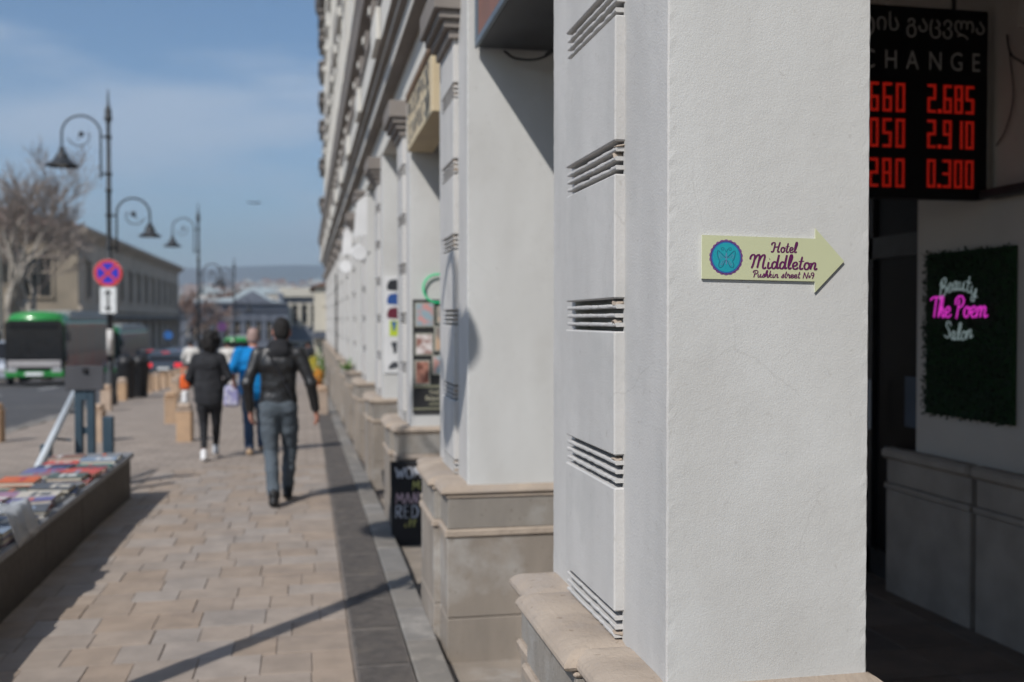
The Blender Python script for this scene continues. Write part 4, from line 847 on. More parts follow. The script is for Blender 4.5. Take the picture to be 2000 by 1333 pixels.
for i, (ca, cb_) in enumerate(order):
    for j, cn in enumerate((ca, cb_)):
        xx = (-2.17, -1.865)[j]+rg.uniform(-.02, .02); t = rg.uniform(.018, .05); n_ = (rg.choice((1, 2, 2)) if j else rg.choice((1, 1, 2))) if i > 3 else 1
        z = PZT+.002
        for q in range(n_):
            top = q == n_-1; colr = cn if top else rg.choice(list(COLS)); t = rg.uniform(.018, .042)
            side = ('street', 'walkway')[j]
            lab = '%s covered book, %s row from the far end, %s side%s' % (colr, ORD[i], side, '' if n_ == 1 else (', top of its pile' if top else (', bottom of its pile' if q == 0 else ', middle of its pile')))
            book(xx+rg.uniform(-.015, .015), yb-i*.285+rg.uniform(-.015, .015), z, rg.uniform(.27, .31), rg.uniform(.20, .26), t, rg.uniform(-.12, .12), colr, lab); z += t+.006
# upright books standing along the near edge (their tops throw the jagged shadow)
for i in range(5):
    yy = 4.25+i*.42+rg.uniform(-.1, .1); hh = rg.uniform(.14, .24); cn = rg.choice(list(COLS))
    o = thing('book', '%s book standing upright at the back edge, %s upright from the near end' % (cn, ORD[i]), 'book', (-2.29, yy, PZT+.002), 'second hand books laid out on the stone wall')
    c = MB(); c.box(-.012, -.008, -.1, .1, 0, hh); c.box(.022, .026, -.1, .1, 0, hh); c.box(-.012, .026, -.104, -.1, 0, hh); c.build('cover', 'cover_'+cn.replace(' ', '_'), o, org=(0,0,0))
    c = MB(); c.box(-.0078, .0218, -.0998, .094, .003, hh-.004); c.build('pages', 'pages', o, org=(0,0,0))
# crumpled clear plastic sheet over the near books
mb = MB(); nn = 26; V = []
for i in range(nn):
    for j in range(nn):
        u, v = i/(nn-1), j/(nn-1); x_ = -2.0+u*.34; y_ = 6.45+v*.5
        z_ = PZT+.165+.05*mnoise.noise(Vector((x_*9, y_*9, 0)))+.02*mnoise.noise(Vector((x_*25, y_*25, 3)))
        if x_ > -1.72: z_ -= (x_+1.72)*3.2
        V.append((x_, y_+.03*mnoise.noise(Vector((x_*8, 1, y_*5))), z_))
mb.smooth = True; mb.add(V, [(i*nn+j, i*nn+j+1, (i+1)*nn+j+1, (i+1)*nn+j) for i in range(nn-1) for j in range(nn-1)])
o = mb.build('plastic_sheet', 'plastic_film', org=(-1.8, 6.8, PZT)); tag(o, 'crumpled clear plastic sheet hanging over the near books', 'plastic sheet')
md = o.modifiers.new('t', 'SOLIDIFY'); md.thickness = .002

# ---- handrail and steel posts behind the parapet
hr = thing('handrail', 'sloping white pipe handrail rising behind the book stall', 'handrail', (-2.5, 11, G(11)))
b = MB(); b.smooth = True; b.tube([(-2.50, 9.75, .07), (-2.50, 12.1, .95)], .036, 12); b.build('pipe', 'rail_pipe', hr)
for yy in (10.35, 11.15, 11.75):
    zz = .07+(yy-9.75)*.3745; b = MB(); b.tube([(-2.50, yy, zz-.03), (-2.50, yy, zz-.09), (-2.36, yy+.02, zz-.11)], .014, 6); b.build('bracket', 'post_blue', hr)
def post(x, y, wdt, h, lab, gap=0):
    t_ = thing('steel_post', lab, 'post', (x, y, G(y)))
    z = G(y)
    if gap:
        for s_ in (-1, 1): b = MB(); b.bbox(x+s_*gap-wdt/2, x+s_*gap+wdt/2, y-.05, y+.05, z, z+h, .006); b.build('upright', 'post_blue', t_)
        b = MB(); b.bbox(x-gap, x+gap, y-.02, y+.02, z+h*.55, z+h*.62, .004); b.build('tie_plate', 'post_blue', t_)
    else:
        b = MB(); b.bbox(x-wdt/2, x+wdt/2, y-.05, y+.05, z, z+h, .006); b.build('upright', 'post_blue', t_)
    b = MB(); b.bbox(x-wdt/2-gap-.03, x+wdt/2+gap+.03, y-.08, y+.08, z-.01, z+.012, .004); b.build('base_plate', 'post_blue', t_)
    return t_
post(-1.98, 11.05, .10, .78, 'dark blue steel post beyond the far end of the stone wall')
post(-2.27, 11.4, .075, 1.05, 'pair of dark blue steel uprights under the grey panel', .06)
post(-2.55, 10.95, .10, .52, 'short dark blue steel post beside the white handrail')
ib = thing('info_panel', 'grey information panel on the dark blue uprights seen from behind', 'panel', (-2.26, 11.33, .97))
b = MB(); b.bbox(-2.45, -2.07, 11.32, 11.345, .985, 1.24, .006); b.build('board', 'panel_grey', ib); b = MB(); b.bbox(-2.28, -2.23, 11.29, 11.32, 1.17, 1.22, .006); b.build('clamp', 'black_metal', ib)
b = MB(); b.bbox(-2.30, -2.24, 11.346, 11.36, .88, 1.1, .004); b.build('mount', 'post_blue', ib)

# ---- stone bollards
bm_ = MB(); bm_.bbox(-.115, .115, -.115, .115, -.06, .47, .012, .002); bme_ = bm_.mesh('shaft', 'bollard')
cm2 = MB(); cm2.bbox(-.125, .125, -.125, .125, .472, .505, .008); cm2.bbox(-.105, .105, -.105, .105, .506, .60, .03); cme_ = cm2.mesh('cap', 'bollard')
bol = [(-1.86, 16.7, 'nearest sandstone bollard standing alone left of the woman in black'), (-2.55, 20.6, 'sandstone bollard just behind the nearest lone one'), (-3.22, 17.0, 'sandstone bollard beside the dark blue steel uprights'), (-4.78, 17.3, 'sandstone bollard cut by the left picture edge'),
       (-4.50, 24.9, 'sandstone bollard directly in front of the first lamp post'), (-4.9, 29.4, 'sandstone bollard just behind the first lamp post')]
for i in range(11): bol.append((-4.95, 34.5+i*1.75, 'sandstone bollard in the far kerb row, %s from the near end' % ORD[i]))
for i in range(4): bol.append((-3.6-.25*i, 30+i*3.4, 'sandstone bollard in the short inner row, %s from the near end' % ORD[i]))
bol.append((.35, 22.5, 'sandstone bollard to the right behind the man in leather jacket')); bol.append((-.9, 23.5, 'sandstone bollard behind the man in the blue shirt'))
for x, y, lab in bol:
    t_ = thing('stone_bollard', lab, 'bollard', (x, y, G(y)), 'sandstone bollards along the pavement'); t_.rotation_euler = (0, 0, rg.uniform(-.08, .08)); t_.scale = (1, 1, rg.uniform(.97, 1.05))
    link_mesh('shaft', bme_, t_); link_mesh('cap', cme_, t_)

# ---- lamp posts with two bell lamps
def build_lamp():
    t_ = thing('street_lamp', 'x', 'street lamp', (0, 0, 0), 'black street lamps along the kerb')
    def bd(mb, nme, m, par=t_): return mb.build(nme, m, par, org=(0,0,0))
    b = MB(); b.smooth = True; b.lathe([(.17, 0), (.17, .25), (.14, .3), (.13, .75), (.10, .82), (.085, 1.0), (.075, 1.1)], n=16); bd(b, 'base', 'lamp_metal')
    b = MB(); b.smooth = True; b.lathe([(.075, 1.1), (.065, 3.5), (.075, 3.52), (.075, 3.6), (.06, 3.62), (.052, 5.35), (.075, 5.36), (.08, 5.45), (.055, 5.47), (.048, 7.05), (.05, 7.1), (.10, 7.2), (.10, 7.24), (.075, 7.28), (.085, 7.4), (.06, 7.48), (.03, 7.55), (.022, 7.8), (.006, 7.97)], n=14); bd(b, 'pole', 'lamp_metal')
    def arm(s_, xb, zb0, zb1, zt, xe, zbell, rb):
        xm = (xb+xe)/2; r_ = abs(xe-xb)/2
        b = MB(); b.smooth = True
        pts = [(s_*xb, 0, zb0), (s_*xb, 0, zt-r_)]+[(s_*(xm-r_*math.cos(a)), 0, zt-r_+r_*math.sin(a)) for a in np.linspace(.15, math.pi, 16)]+[(s_*xe, 0, zbell+rb*.75)]
        b.tube(pts, .026, 8); a_ = bd(b, 'arm', 'lamp_metal')
        b = MB(); b.smooth = True                                        # scroll with a ball in it
        sc = [(s_*(xm+.72*r_*(1-.0*k)*math.cos(a)*(1-.5*(k/18))), 0, zt-r_-.02+.72*r_*math.sin(a)*(1-.5*(k/18))) for k, a in enumerate(np.linspace(-.3, -3.6, 19))]
        b.tube(sc, .014, 6); b.lathe([(0, -.07), (.05, -.05), (.072, 0), (.05, .05), (0, .07)], (s_*xm, 0, zt-r_-.0), 12); b.tube([(s_*xm, 0, zt-r_), (s_*(xm+.1), 0, zt-.72*r_-r_*.6)], .012, 6); bd(b, 'scroll', 'lamp_metal', a_)
        for z in (zb0+.12, zt-r_-.05):
            b = MB(); b.lathe([(.02, -.03), (.09, -.03), (.09, .03), (.02, .03)], (0, 0, z), 12); b.tube([(s_*.05, 0, z), (s_*(xb+.03), 0, z)], .02, 6); bd(b, 'clamp', 'lamp_metal', a_)
        b = MB(); b.smooth = True; h = rb*1.15
        b.lathe([(.02, h*1.0), (.07, h*.98), (.075, h*.72), (.12, h*.66), (.13, h*.6), (rb*.42, h*.42), (rb*.62, h*.2), (rb*.95, h*.06), (rb, 0), (rb*.98, -.02), (rb*.9, .0), (rb*.5, h*.2), (.05, h*.3)], (s_*xe, 0, zbell), 24); sh_ = bd(b, 'lamp_shade', 'lamp_metal')
        b = MB(); b.smooth = True; b.lathe([(.0, -.06), (.1, -.03), (.16, .05), (.1, .12)], (s_*xe, 0, zbell+.02), 14); bd(b, 'bulb', 'lamp_glass', sh_)
    arm(-1, .18, 5.70, 6.9, 7.26, 1.10, 6.0, .40)
    arm(1, .18, 3.85, 4.9, 5.23, .98, 4.28, .28)
    return t_
L0 = build_lamp()
lamps = [(-4.82, 27.2, .995, 0, 'nearest black double armed street lamp carrying the round road sign'), (-4.62, 47, .985, 0, 'second black street lamp, further down the kerb behind the first'), (-4.62, 70, .97, 0, 'third and farthest black street lamp above the heads of the people'), (-2.2, 3.36, 1.02, -.1, 'street lamp standing by the near end of the book stall')]
for i, (x, y, sc_, rz, lab) in enumerate(lamps):
    o = L0 if i == 0 else copy_tree(L0); o.location = (x, y, G(y)); o.scale = (sc_,)*3; o.rotation_euler = (0, 0, rz); o['label'] = lab
# round no stopping sign with plate on the first lamp
YS1 = 27.08; rs = thing('road_sign', 'round blue and red no stopping sign with white plate below on the lamp post', 'road sign', (-4.83, YS1, 1.9))
def sdisc(r0, r1, y_, m, nme, a0=0, a1=2*math.pi, nn=40, par=rs):
    mb = MB(); A = np.linspace(a0, a1, nn); V = [(-4.83+r0*math.cos(a), y_, 2.885+r0*math.sin(a)) for a in A]+[(-4.83+r1*math.cos(a), y_, 2.885+r1*math.sin(a)) for a in A]
    V += [(p[0], p[1]+.006, p[2]) for p in V]; nn2 = 2*nn
    F = [(i, i+1, nn+i+1, nn+i) for i in range(nn-1)]+[(nn2+i, nn2+i+1, nn2+nn+i+1, nn2+nn+i) for i in range(nn-1)]+[(nn+i, nn+i+1, nn2+nn+i+1, nn2+nn+i) for i in range(nn-1)]
    mb.add(V, F); return mb.build(nme, m, par)
sdisc(.0, .345, YS1-.02, 'sign_white', 'disc'); sdisc(.255, .34, YS1-.030, 'sign_red', 'red_rim'); sdisc(.0, .255, YS1-.031, 'sign_blue', 'blue_field')
mb = MB()
for a in (R(45), R(-45)):
    c_, s_ = math.cos(a), math.sin(a); p = [(-.25, -.035), (.25, -.035), (.25, .035), (-.25, .035)]; mb.add([(-4.83+u*c_-v*s_, YS1-.035-.001*(a > 0), 2.885+u*s_+v*c_) for u, v in p], [(0, 1, 2, 3)])
mb.build('red_cross', 'sign_red', rs)
b = MB(); b.bbox(-5.02, -4.64, YS1-.03, YS1-.02, 1.88, 2.53, .003); pl = b.build('plate', 'sign_white', rs)
b = MB(); yq = YS1-.034
b.add([(-4.855, yq, 2.02), (-4.805, yq, 2.02), (-4.805, yq, 2.38), (-4.855, yq, 2.38)], [(0, 1, 2, 3)]); b.add([(-4.92, yq, 2.36), (-4.74, yq, 2.36), (-4.83, yq, 2.49)], [(0, 1, 2)]); b.add([(-4.92, yq, 2.04), (-4.83, yq, 1.91), (-4.74, yq, 2.04)], [(0, 1, 2)]); b.build('arrow', 'poster_black', pl)
stk = thing('pole_sticker', 'pale paper stickers wrapped round the nearest lamp post', 'sticker', (-4.82, 27.2, 1.0)); b = MB(); b.smooth = True; b.lathe([(.079, .75), (.079, 1.4)], (-4.82, 27.2, G(27)+.5), 14); b.build('paper', 'sticker_grey', stk)
# litter bins
for i, (x, y, lab) in enumerate(((-5.0, 30.6, 'tall black litter bin just right of the lamp post'), (-4.78, 31.6, 'second black litter bin standing closer to the walkway'))):
    t_ = thing('litter_bin', lab, 'litter bin', (x, y, G(y)), 'black litter bins by the kerb'); z = G(y)
    b = MB(); b.smooth = True; b.lathe([(.20, 0), (.22, .04), (.25, .95), (.27, 1.0)], (x, y, z), 18); b.build('body', 'black_metal', t_)
    b = MB(); b.smooth = True; b.lathe([(.28, 1.0), (.28, 1.05), (.2, 1.2), (.06, 1.27), (.03, 1.3)], (x, y, z), 18); b.build('lid', 'black_metal', t_)
    for s_ in (-1, 1): b = MB(); b.tube([(x+s_*.26, y, z+.2), (x+s_*.26, y, z+.9)], .015, 6); b.build('bar', 'black_metal', t_)
# far road signs
for x, y, z, r_, m, lab in ((-9.3, 74, .65, .3, 'road_sign_blue', 'small round blue road sign far down the street'), (-4.4, 57, 1.35, .26, 'sign_purple', 'round purplish road sign on a pole far behind the blue shirt man')):
    t_ = thing('far_road_sign', lab, 'road sign', (x, y, G(y))); b = MB(); b.tube([(x, y, G(y)), (x, y, z+r_)], .04, 8); b.build('pole', 'lamp_metal', t_); b = MB(); b.lathe([(.0, 0), (r_, 0), (r_, .02), (0, .02)], (x, y-.07, z), 24, 'y'); b.build('disc', m, t_)
# flower stall things at the far foot of the arcade
fs = thing('flower_stand', 'potted yellow and orange flowers standing by the far arcade pillars', 'flower pots', (.35, 30, G(30)))
for i, (dx, dy, hh, m) in enumerate(((0, 0, .9, 'flower_orange'), (.1, .9, 1.2, 'leaf'), (-.12, 1.6, 1.3, 'flower_yellow'), (.05, 2.4, 1.5, 'leaf'))):
    x, y = .35+dx, 30+dy; z = G(y); b = MB(); b.smooth = True; b.lathe([(.10, 0), (.15, .25), (.16, .28), (.14, .28)], (x, y, z), 14); p_ = b.build('pot', 'terracotta', fs)
    mb = MB()
    for q in range(160):
        d = Vector((rg.gauss(0, 1), rg.gauss(0, 1), rg.gauss(0, 1))).normalized(); c0 = Vector((x, y, z+.28+(hh-.28)*.5))+Vector((d.x*.17, d.y*.17, d.z*(hh-.28)*.5))*rg.uniform(.5, 1); e = d.orthogonal().normalized(); f = d.cross(e); s_ = .035
        mb.add([c0-e*s_, c0+f*s_, c0+e*s_, c0-f*s_], [(0, 1, 2, 3)])
    mb.build('blossom', m, p_)
# ================================================================ PEOPLE
class Blob:
    """a body or garment as a blend of tapered limbs and ellipsoids, meshed as one continuous surface"""
    def __init__(s): s.pr = []
def capsule(b, a, c, ra, rb, n=14, sx=1.0, sy=1.0): b.pr.append((np.array(a, float), np.array(c, float), ra, rb, sx, sy))
def ellipsoid(b, c, r, n=18):
    if isinstance(b, Blob): b.pr.append((np.array(c, float), None, np.array(r, float), 0, 1, 1)); return
    base = len(b.v); m = 8
    for i in range(m+1):
        q = max(-1.55, min(1.55, -math.pi/2+math.pi*i/m))
        for k in range(n): an = 2*math.pi*k/n; b.v.append((c[0]+r[0]*math.cos(q)*math.cos(an), c[1]+r[1]*math.cos(q)*math.sin(an), c[2]+r[2]*math.sin(q)))
    for i in range(m):
        for k in range(n): b.face([base+i*n+k, base+i*n+(k+1) % n, base+(i+1)*n+(k+1) % n, base+(i+1)*n+k])
def blob_mesh(pr, h, kk):
    lo = np.full(3, 9.); hi = np.full(3, -9.); bbs = []
    for a, c, ra, rb, sx, sy in pr:
        if c is None: l, u = a-ra, a+ra
        else: m = max(ra, rb)*max(sx, sy, 1); l, u = np.minimum(a, c)-m, np.maximum(a, c)+m
        bbs.append((l-.035, u+.035)); lo = np.minimum(lo, l); hi = np.maximum(hi, u)
    lo = lo-3*h; N = np.ceil((hi+3*h-lo)/h).astype(int)+1; D = np.full(N, .05, np.float32)
    for (a, c, ra, rb, sx, sy), (l, u) in zip(pr, bbs):
        i0 = np.maximum(((l-lo)/h).astype(int), 0); i1 = np.minimum(np.ceil((u-lo)/h).astype(int)+1, N)
        g = np.stack(np.meshgrid(*[lo[q]+h*np.arange(i0[q], i1[q]) for q in range(3)], indexing='ij'), -1)
        if c is None:
            p = (g-a)/ra; k0 = np.linalg.norm(p, axis=-1); k1 = np.linalg.norm(p/ra, axis=-1)+1e-9; d = k0*(k0-1)/k1
        else:
            T = c-a; L = np.linalg.norm(T); T = T/L if L > 1e-6 else np.array((0, 0, 1.)); U = np.array((1., 0, 0)); U = U-T*(U@T)
            U = U/np.linalg.norm(U) if np.linalg.norm(U) > .1 else np.array((0, 1., 0)); V = np.cross(T, U)
            q = g-a; s = q@T; t = np.clip(s/max(L, 1e-6), 0, 1); du, dv, dt = (q@U)/sx, (q@V)/sy, s-t*L
            d = (np.sqrt(du*du+dv*dv+dt*dt)-(ra+(rb-ra)*t))*min(1.0, sx, sy)
        sl = tuple(slice(i0[q], i1[q]) for q in range(3)); e = D[sl]
        w_ = np.clip(.5+.5*(e-d)/kk, 0, 1); D[sl] = e*(1-w_)+d*w_-kk*w_*(1-w_)
    I = D < 0; nx, ny, nz_ = D.shape
    acc = np.zeros((nx-1, ny-1, nz_-1, 3), np.float32); cnt = np.zeros((nx-1, ny-1, nz_-1), np.float32)
    sh = lambda A, o: A[o[0]:A.shape[0]-1+o[0], o[1]:A.shape[1]-1+o[1], o[2]:A.shape[2]-1+o[2]]
    for ax in range(3):
        o1, o2 = [q for q in range(3) if q != ax]
        for p in (0, 1):
            for r in (0, 1):
                A = [0, 0, 0]; A[o1] = p; A[o2] = r; Bq = list(A); Bq[ax] = 1
                da, db = sh(D, A), sh(D, Bq); X = (da < 0) != (db < 0); t = np.where(X, da/(da-db+1e-12), 0)
                cnt += X
                for q in range(3): acc[..., q] += X*(A[q]+(t if q == ax else 0))
    M = cnt > 0; idx = np.full(M.shape, -1, np.int64); idx[M] = np.arange(M.sum())
    cell = np.stack(np.nonzero(M), -1); P = lo+h*(cell+acc[M]/cnt[M][:, None]); F = []
    for ax in range(3):
        o1, o2 = [(1, 2), (2, 0), (0, 1)][ax]
        a0 = [slice(None)]*3; a1 = [slice(None)]*3; a0[ax] = slice(0, -1); a1[ax] = slice(1, None)
        X = I[tuple(a0)] != I[tuple(a1)]; pts = np.stack(np.nonzero(X), -1); pts = pts[(pts[:, o1] > 0) & (pts[:, o2] > 0)]
        ins = I[tuple(pts.T)]; q = []
        for d1, d2 in ((1, 1), (0, 1), (0, 0), (1, 0)):
            c_ = pts.copy(); c_[:, o1] -= d1; c_[:, o2] -= d2; q.append(idx[tuple(np.minimum(c_, np.array(M.shape)-1).T)])
        q = np.stack(q, -1); q[~ins] = q[~ins][:, ::-1]; F.append(q)
    F = np.concatenate(F); F = F[(F >= 0).all(1)]
    return P, F
def chain(mb, pts, rs, **kw):
    for i in range(len(pts)-1): capsule(mb, pts[i], pts[i+1], rs[i], rs[i+1], **kw)
def fuse(b, name, m, parent, vox, smooth=4, wr=0.0, wf=9.0):
    P, F = blob_mesh(b.pr, vox, .022 if name not in ('hair', 'shoe') else .012)
    me = bpy.data.meshes.new(name); me.from_pydata(P.tolist(), [], F.tolist()); me.update()
    if wr:
        nrm = [v.normal.copy() for v in me.vertices]
        for v, n_ in zip(me.vertices, nrm):
            p = v.co; k = mnoise.noise(Vector((p.x*wf, p.y*wf, p.z*wf*1.7)))+.5*mnoise.noise(Vector((p.x*wf*2.3, p.y*wf*2.3, p.z*wf*3.6))); v.co = p+n_*k*wr
    me.polygons.foreach_set('use_smooth', [True]*len(me.polygons)); me.materials.append(MATS[m])
    oo = bpy.data.objects.new(name, me); COL.objects.link(oo); oo.parent = parent; return oo
def hand(mb, w_, dirv, side, curl=.4):
    """palm and five bent fingers hanging from the wrist"""
    w_ = Vector(w_); d = Vector(dirv).normalized(); f = Vector((0, 1, 0)); f = (f-d*f.dot(d)).normalized(); s_ = d.cross(f)*1.0
    inward = Vector((-side, 0, 0)); inward = (inward-d*inward.dot(d)).normalized()
    capsule(mb, w_, w_+d*.075, .022, .030, sx=.75, sy=1.15)
    for i, (off, L) in enumerate(((-.030, .062), (-.010, .078), (.011, .082), (.031, .074))):
        p0 = w_+d*.085+f*off; p1 = p0+d*L*.5+inward*L*.12; p2 = p1+d*L*.42+inward*L*curl; chain(mb, [p0, p1, p2], [.0105, .0095, .008], n=8)
    p0 = w_+d*.03+f*.03; p1 = p0+d*.03+f*.028+inward*.008; p2 = p1+d*.034+f*.006+inward*.012; chain(mb, [p0, p1, p2], [.012, .011, .009], n=8)
def person(label, loc, rz, sc, P, garments, hair, vox=.011):
    t_ = thing('person', label, 'person', loc); t_.rotation_euler = (0, 0, rz); t_.scale = (sc,)*3
    b = Blob(); hx, hy, hz = P['head']
    ellipsoid(b, (hx, hy, hz+.015), (.076, .096, .118)); ellipsoid(b, (hx, hy+.03, hz-.065), (.055, .062, .062))       # skull, jaw
    capsule(b, (hx, hy+.09, hz+.01), (hx, hy+.112, hz-.03), .010, .016)                                                     # nose
    capsule(b, (hx-.03, hy+.085, hz+.03), (hx+.03, hy+.085, hz+.03), .014, .014); capsule(b, (hx-.02, hy+.084, hz-.06), (hx+.02, hy+.084, hz-.06), .009, .009)
    for s_ in (-1, 1): ellipsoid(b, (hx+s_*.079, hy-.002, hz-.002), (.012, .024, .034), 10)                                  # ears
    nk = P['neck']; capsule(b, nk, (hx, hy-.01, hz-.05), .060, .055)
    ch_, pv = P['chest'], P['pelvis']
    chain(b, [pv, ((pv[0]+ch_[0])/2, (pv[1]+ch_[1])/2, (pv[2]+ch_[2])/2), ch_, nk], [.10, .095, .11, .055], sx=1.25, sy=.85)
    for s_, side in (('l', -1), ('r', 1)):
        chain(b, [P['sh'+s_], P['el'+s_], P['wr'+s_]], [.048, .038, .025]); hand(b, P['wr'+s_], Vector(P['wr'+s_])-Vector(P['el'+s_]), side, P.get('curl', .35))
        chain(b, [P['hip'+s_], P['kn'+s_], P['an'+s_]], [.075, .05, .036]); an = Vector(P['an'+s_]); capsule(b, an+Vector((0, -.03, -.045)), an+Vector((0, .13, -.06)), .032, .026)
    fuse(b, 'body', 'skin', t_, .0085, 3)
    for s_ in (-1, 1): b = MB(); b.smooth = True; ellipsoid(b, (hx+s_*.03, hy+.086, hz+.008), (.012, .01, .009), 8); b.build('eye', 'paper_white', t_, org=(0, 0, 0))
    for nm_, m, fn, v_, wr in garments:
        for sd_ in (('l', 'r') if nm_ == 'shoes' else (None,)):
            b = Blob(); fn(b, P, sd_) if sd_ else fn(b, P); fuse(b, 'shoe' if sd_ else nm_, m, t_, v_, 4, wr)
    b = Blob(); hair[1](b, P); fuse(b, 'hair', hair[0], t_, .009, 2, hair[2] if len(hair) > 2 else .002, 60)
    return t_
def torso(sh=.175, hem=.80, rc=.145, rw=.13, rh=.15, sy=.8):
    def fn(b, P):
        ch_, pv = Vector(P['chest']), Vector(P['pelvis']); nk = Vector(P['neck'])
        hm = Vector((pv.x, pv.y, hem)); wst = (pv+ch_)*.5
        chain(b, [hm+Vector((0, 0, rh*.3)), pv+Vector((0, 0, .05)), wst, ch_], [rh, rh*.99, rw, rc], n=22, sx=1.22, sy=sy)
        chain(b, [Vector(P['shl'])+Vector((.03, 0, -.005)), nk+Vector((0, 0, -.035)), Vector(P['shr'])+Vector((-.03, 0, -.005))], [.068, .078, .068], sy=1.0)
        capsule(b, ch_+Vector((-.05, 0, .05)), ch_+Vector((.05, 0, .05)), rc*.9, rc*.9, sy=.95)
    return fn
def sleeves(ru, re, rw, frac=1.0):
    def fn(b, P):
        for s_ in 'lr':
            a, e, w_ = [Vector(P[k+s_]) for k in ('sh', 'el', 'wr')]
            if frac >= 1: chain(b, [a, e, w_+(e-w_)*.06], [ru, re, rw])
            else: chain(b, [a, a+(e-a)*frac], [ru, re])
    return fn
def both(*f): return lambda b, P: [g(b, P) for g in f]
def legs(rt, rk, ra, top=.90, rp=.145, stop=0.0):
    def fn(b, P):
        pv = Vector(P['pelvis']); capsule(b, pv+Vector((-.05, 0, 0)), pv+Vector((.05, 0, 0)), rp*.82, rp*.82, sy=.95, n=18); capsule(b, (pv.x, pv.y, top), pv, rp*.8, rp*.8, sx=1.25, sy=.85, n=18)
        for s_ in 'lr':
            h, k, a = [Vector(P[q+s_]) for q in ('hip', 'kn', 'an')]; e = a+(k-a)*stop; chain(b, [h, (h+k)*.5, k, (k+e)*.5, e], [rt, rt*.9, rk, (rk+ra)*.5, ra], n=16, sy=1.08)
    return fn
def shoes(r_=.042):
    def fn(b, P, sides='lr'):
        for s_ in sides:
            a = Vector(P['an'+s_]); tip = P.get('toe'+s_); d = Vector(tip)-a if tip else Vector((0, .17, -.055))
            heel = a+Vector((0, -.055, -.045)); capsule(b, heel, a+d, r_, r_*.8, sx=1.05, sy=.9); capsule(b, a+Vector((0, -.02, .0)), a+Vector((0, -.02, .03)), r_*1.1, r_*1.0)
    return fn
def capfn(dz=.02, top=.012, back=.012):
    def fn(b, P):
        hx, hy, hz = P['head']; ellipsoid(b, (hx, hy-.012, hz+.045), (.083, .098, .098)); ellipsoid(b, (hx, hy-.045, hz+.0), (.075, .066, .085))
    return fn

# ---- man in a black leather jacket walking away
PM = dict(head=(.03, .03, 1.625), neck=(.01, 0, 1.475), chest=(0, 0, 1.28), pelvis=(0, 0, .93), shl=(-.185, 0, 1.42), shr=(.195, 0, 1.42), ell=(-.285, -.05, 1.14), wrl=(-.265, .03, .895), elr=(.30, -.04, 1.14), wrr=(.345, .05, .885),
          hipl=(-.085, 0, .90), knl=(-.075, .03, .49), anl=(-.04, -.24, .10), hipr=(.085, 0, .90), knr=(.10, .16, .50), anr=(.075, .22, .095), toel=(-.05, -.07, .035), toer=(.085, .39, .045))
def hoodfn(b, P):
    nk = Vector(P['neck']); 
    for a in np.linspace(0, 2*math.pi, 12, endpoint=False):
        p = nk+Vector((.075*math.cos(a), .07*math.sin(a)-.01, .03-.02*math.sin(a))); q = nk+Vector((.075*math.cos(a+.52), .07*math.sin(a+.52)-.01, .03-.02*math.sin(a+.52))); capsule(b, p, q, .032, .032, n=8)
    ellipsoid(b, nk+Vector((0, -.085, -.03)), (.10, .05, .075))
def strapfn(b, P):
    ch_ = P['chest']; pts = [(-.10, -.10, 1.44), (-.04, -.135, 1.34), (.05, -.135, 1.18), (.13, -.11, 1.02)]; chain(b, pts, [.014]*4, n=6)
man = person('man in black leather jacket and grey trousers walking away on the pavement', (-.255, 9.95, G(9.95)), 0, 1.0, PM,
    [('leather_jacket', 'leather', both(torso(hem=.90, rc=.145, rw=.130, rh=.140), sleeves(.068, .054, .042)), .010, .006), ('trousers', 'trousers_grey', legs(.098, .068, .056, stop=.03), .011, .009),
     ('shoes', 'shoe_black', shoes(.045), .009, .0), ('hood', 'black_cloth', hoodfn, .010, .003), ('bag_strap', 'black_cloth', strapfn, .007, 0)], ('hair_black', capfn(), .004))
# ---- woman in a black jacket with an orange bag
PWm = dict(head=(.02, .03, 1.63), neck=(0, 0, 1.475), chest=(0, 0, 1.27), pelvis=(0, 0, .95), shl=(-.16, 0, 1.40), shr=(.16, 0, 1.40), ell=(-.265, .02, 1.13), wrl=(-.20, .17, 1.02), elr=(.265, .0, 1.14), wrr=(.20, .17, 1.05),
           hipl=(-.085, 0, .92), knl=(-.075, .04, .50), anl=(-.05, -.18, .10), hipr=(.085, 0, .92), knr=(.085, .12, .51), anr=(.07, .25, .13), toel=(-.05, -.01, .035), toer=(.08, .36, .04))
def curly(b, P):
    hx, hy, hz = P['head']; ellipsoid(b, (hx, hy-.03, hz+.03), (.105, .115, .12)); ellipsoid(b, (hx, hy-.06, hz-.07), (.11, .075, .10)); r_ = random.Random(4)
    for i in range(60):
        a, q = r_.uniform(0, 6.28), r_.uniform(-.9, 1.4)
        if math.sin(a) > .5 and q < .5: continue
        ellipsoid(b, (hx+.118*math.cos(q)*math.cos(a), hy-.035+.115*math.cos(q)*math.sin(a), hz+.0+.135*math.sin(q)), (.03, .03, .03), 8)
person('woman with dark curly hair in a long charcoal jacket, black leggings and white trainers', (-1.25, 13.95, G(13.95)), 0, .955, PWm,
    [('jacket', 'grey_jacket', both(torso(hem=.80, rc=.148, rw=.142, rh=.162, sy=.8), sleeves(.070, .058, .042)), .012, .009), ('leggings', 'black_cloth', legs(.098, .060, .040, stop=.18), .011, .002), ('shoes', 'shoe_white', shoes(.043), .009, 0)], ('hair_black', curly, .004))
ob = thing('orange_bag', 'small bright orange bag held at the side by the woman in charcoal', 'bag', (-1.56, 14.05, .76))
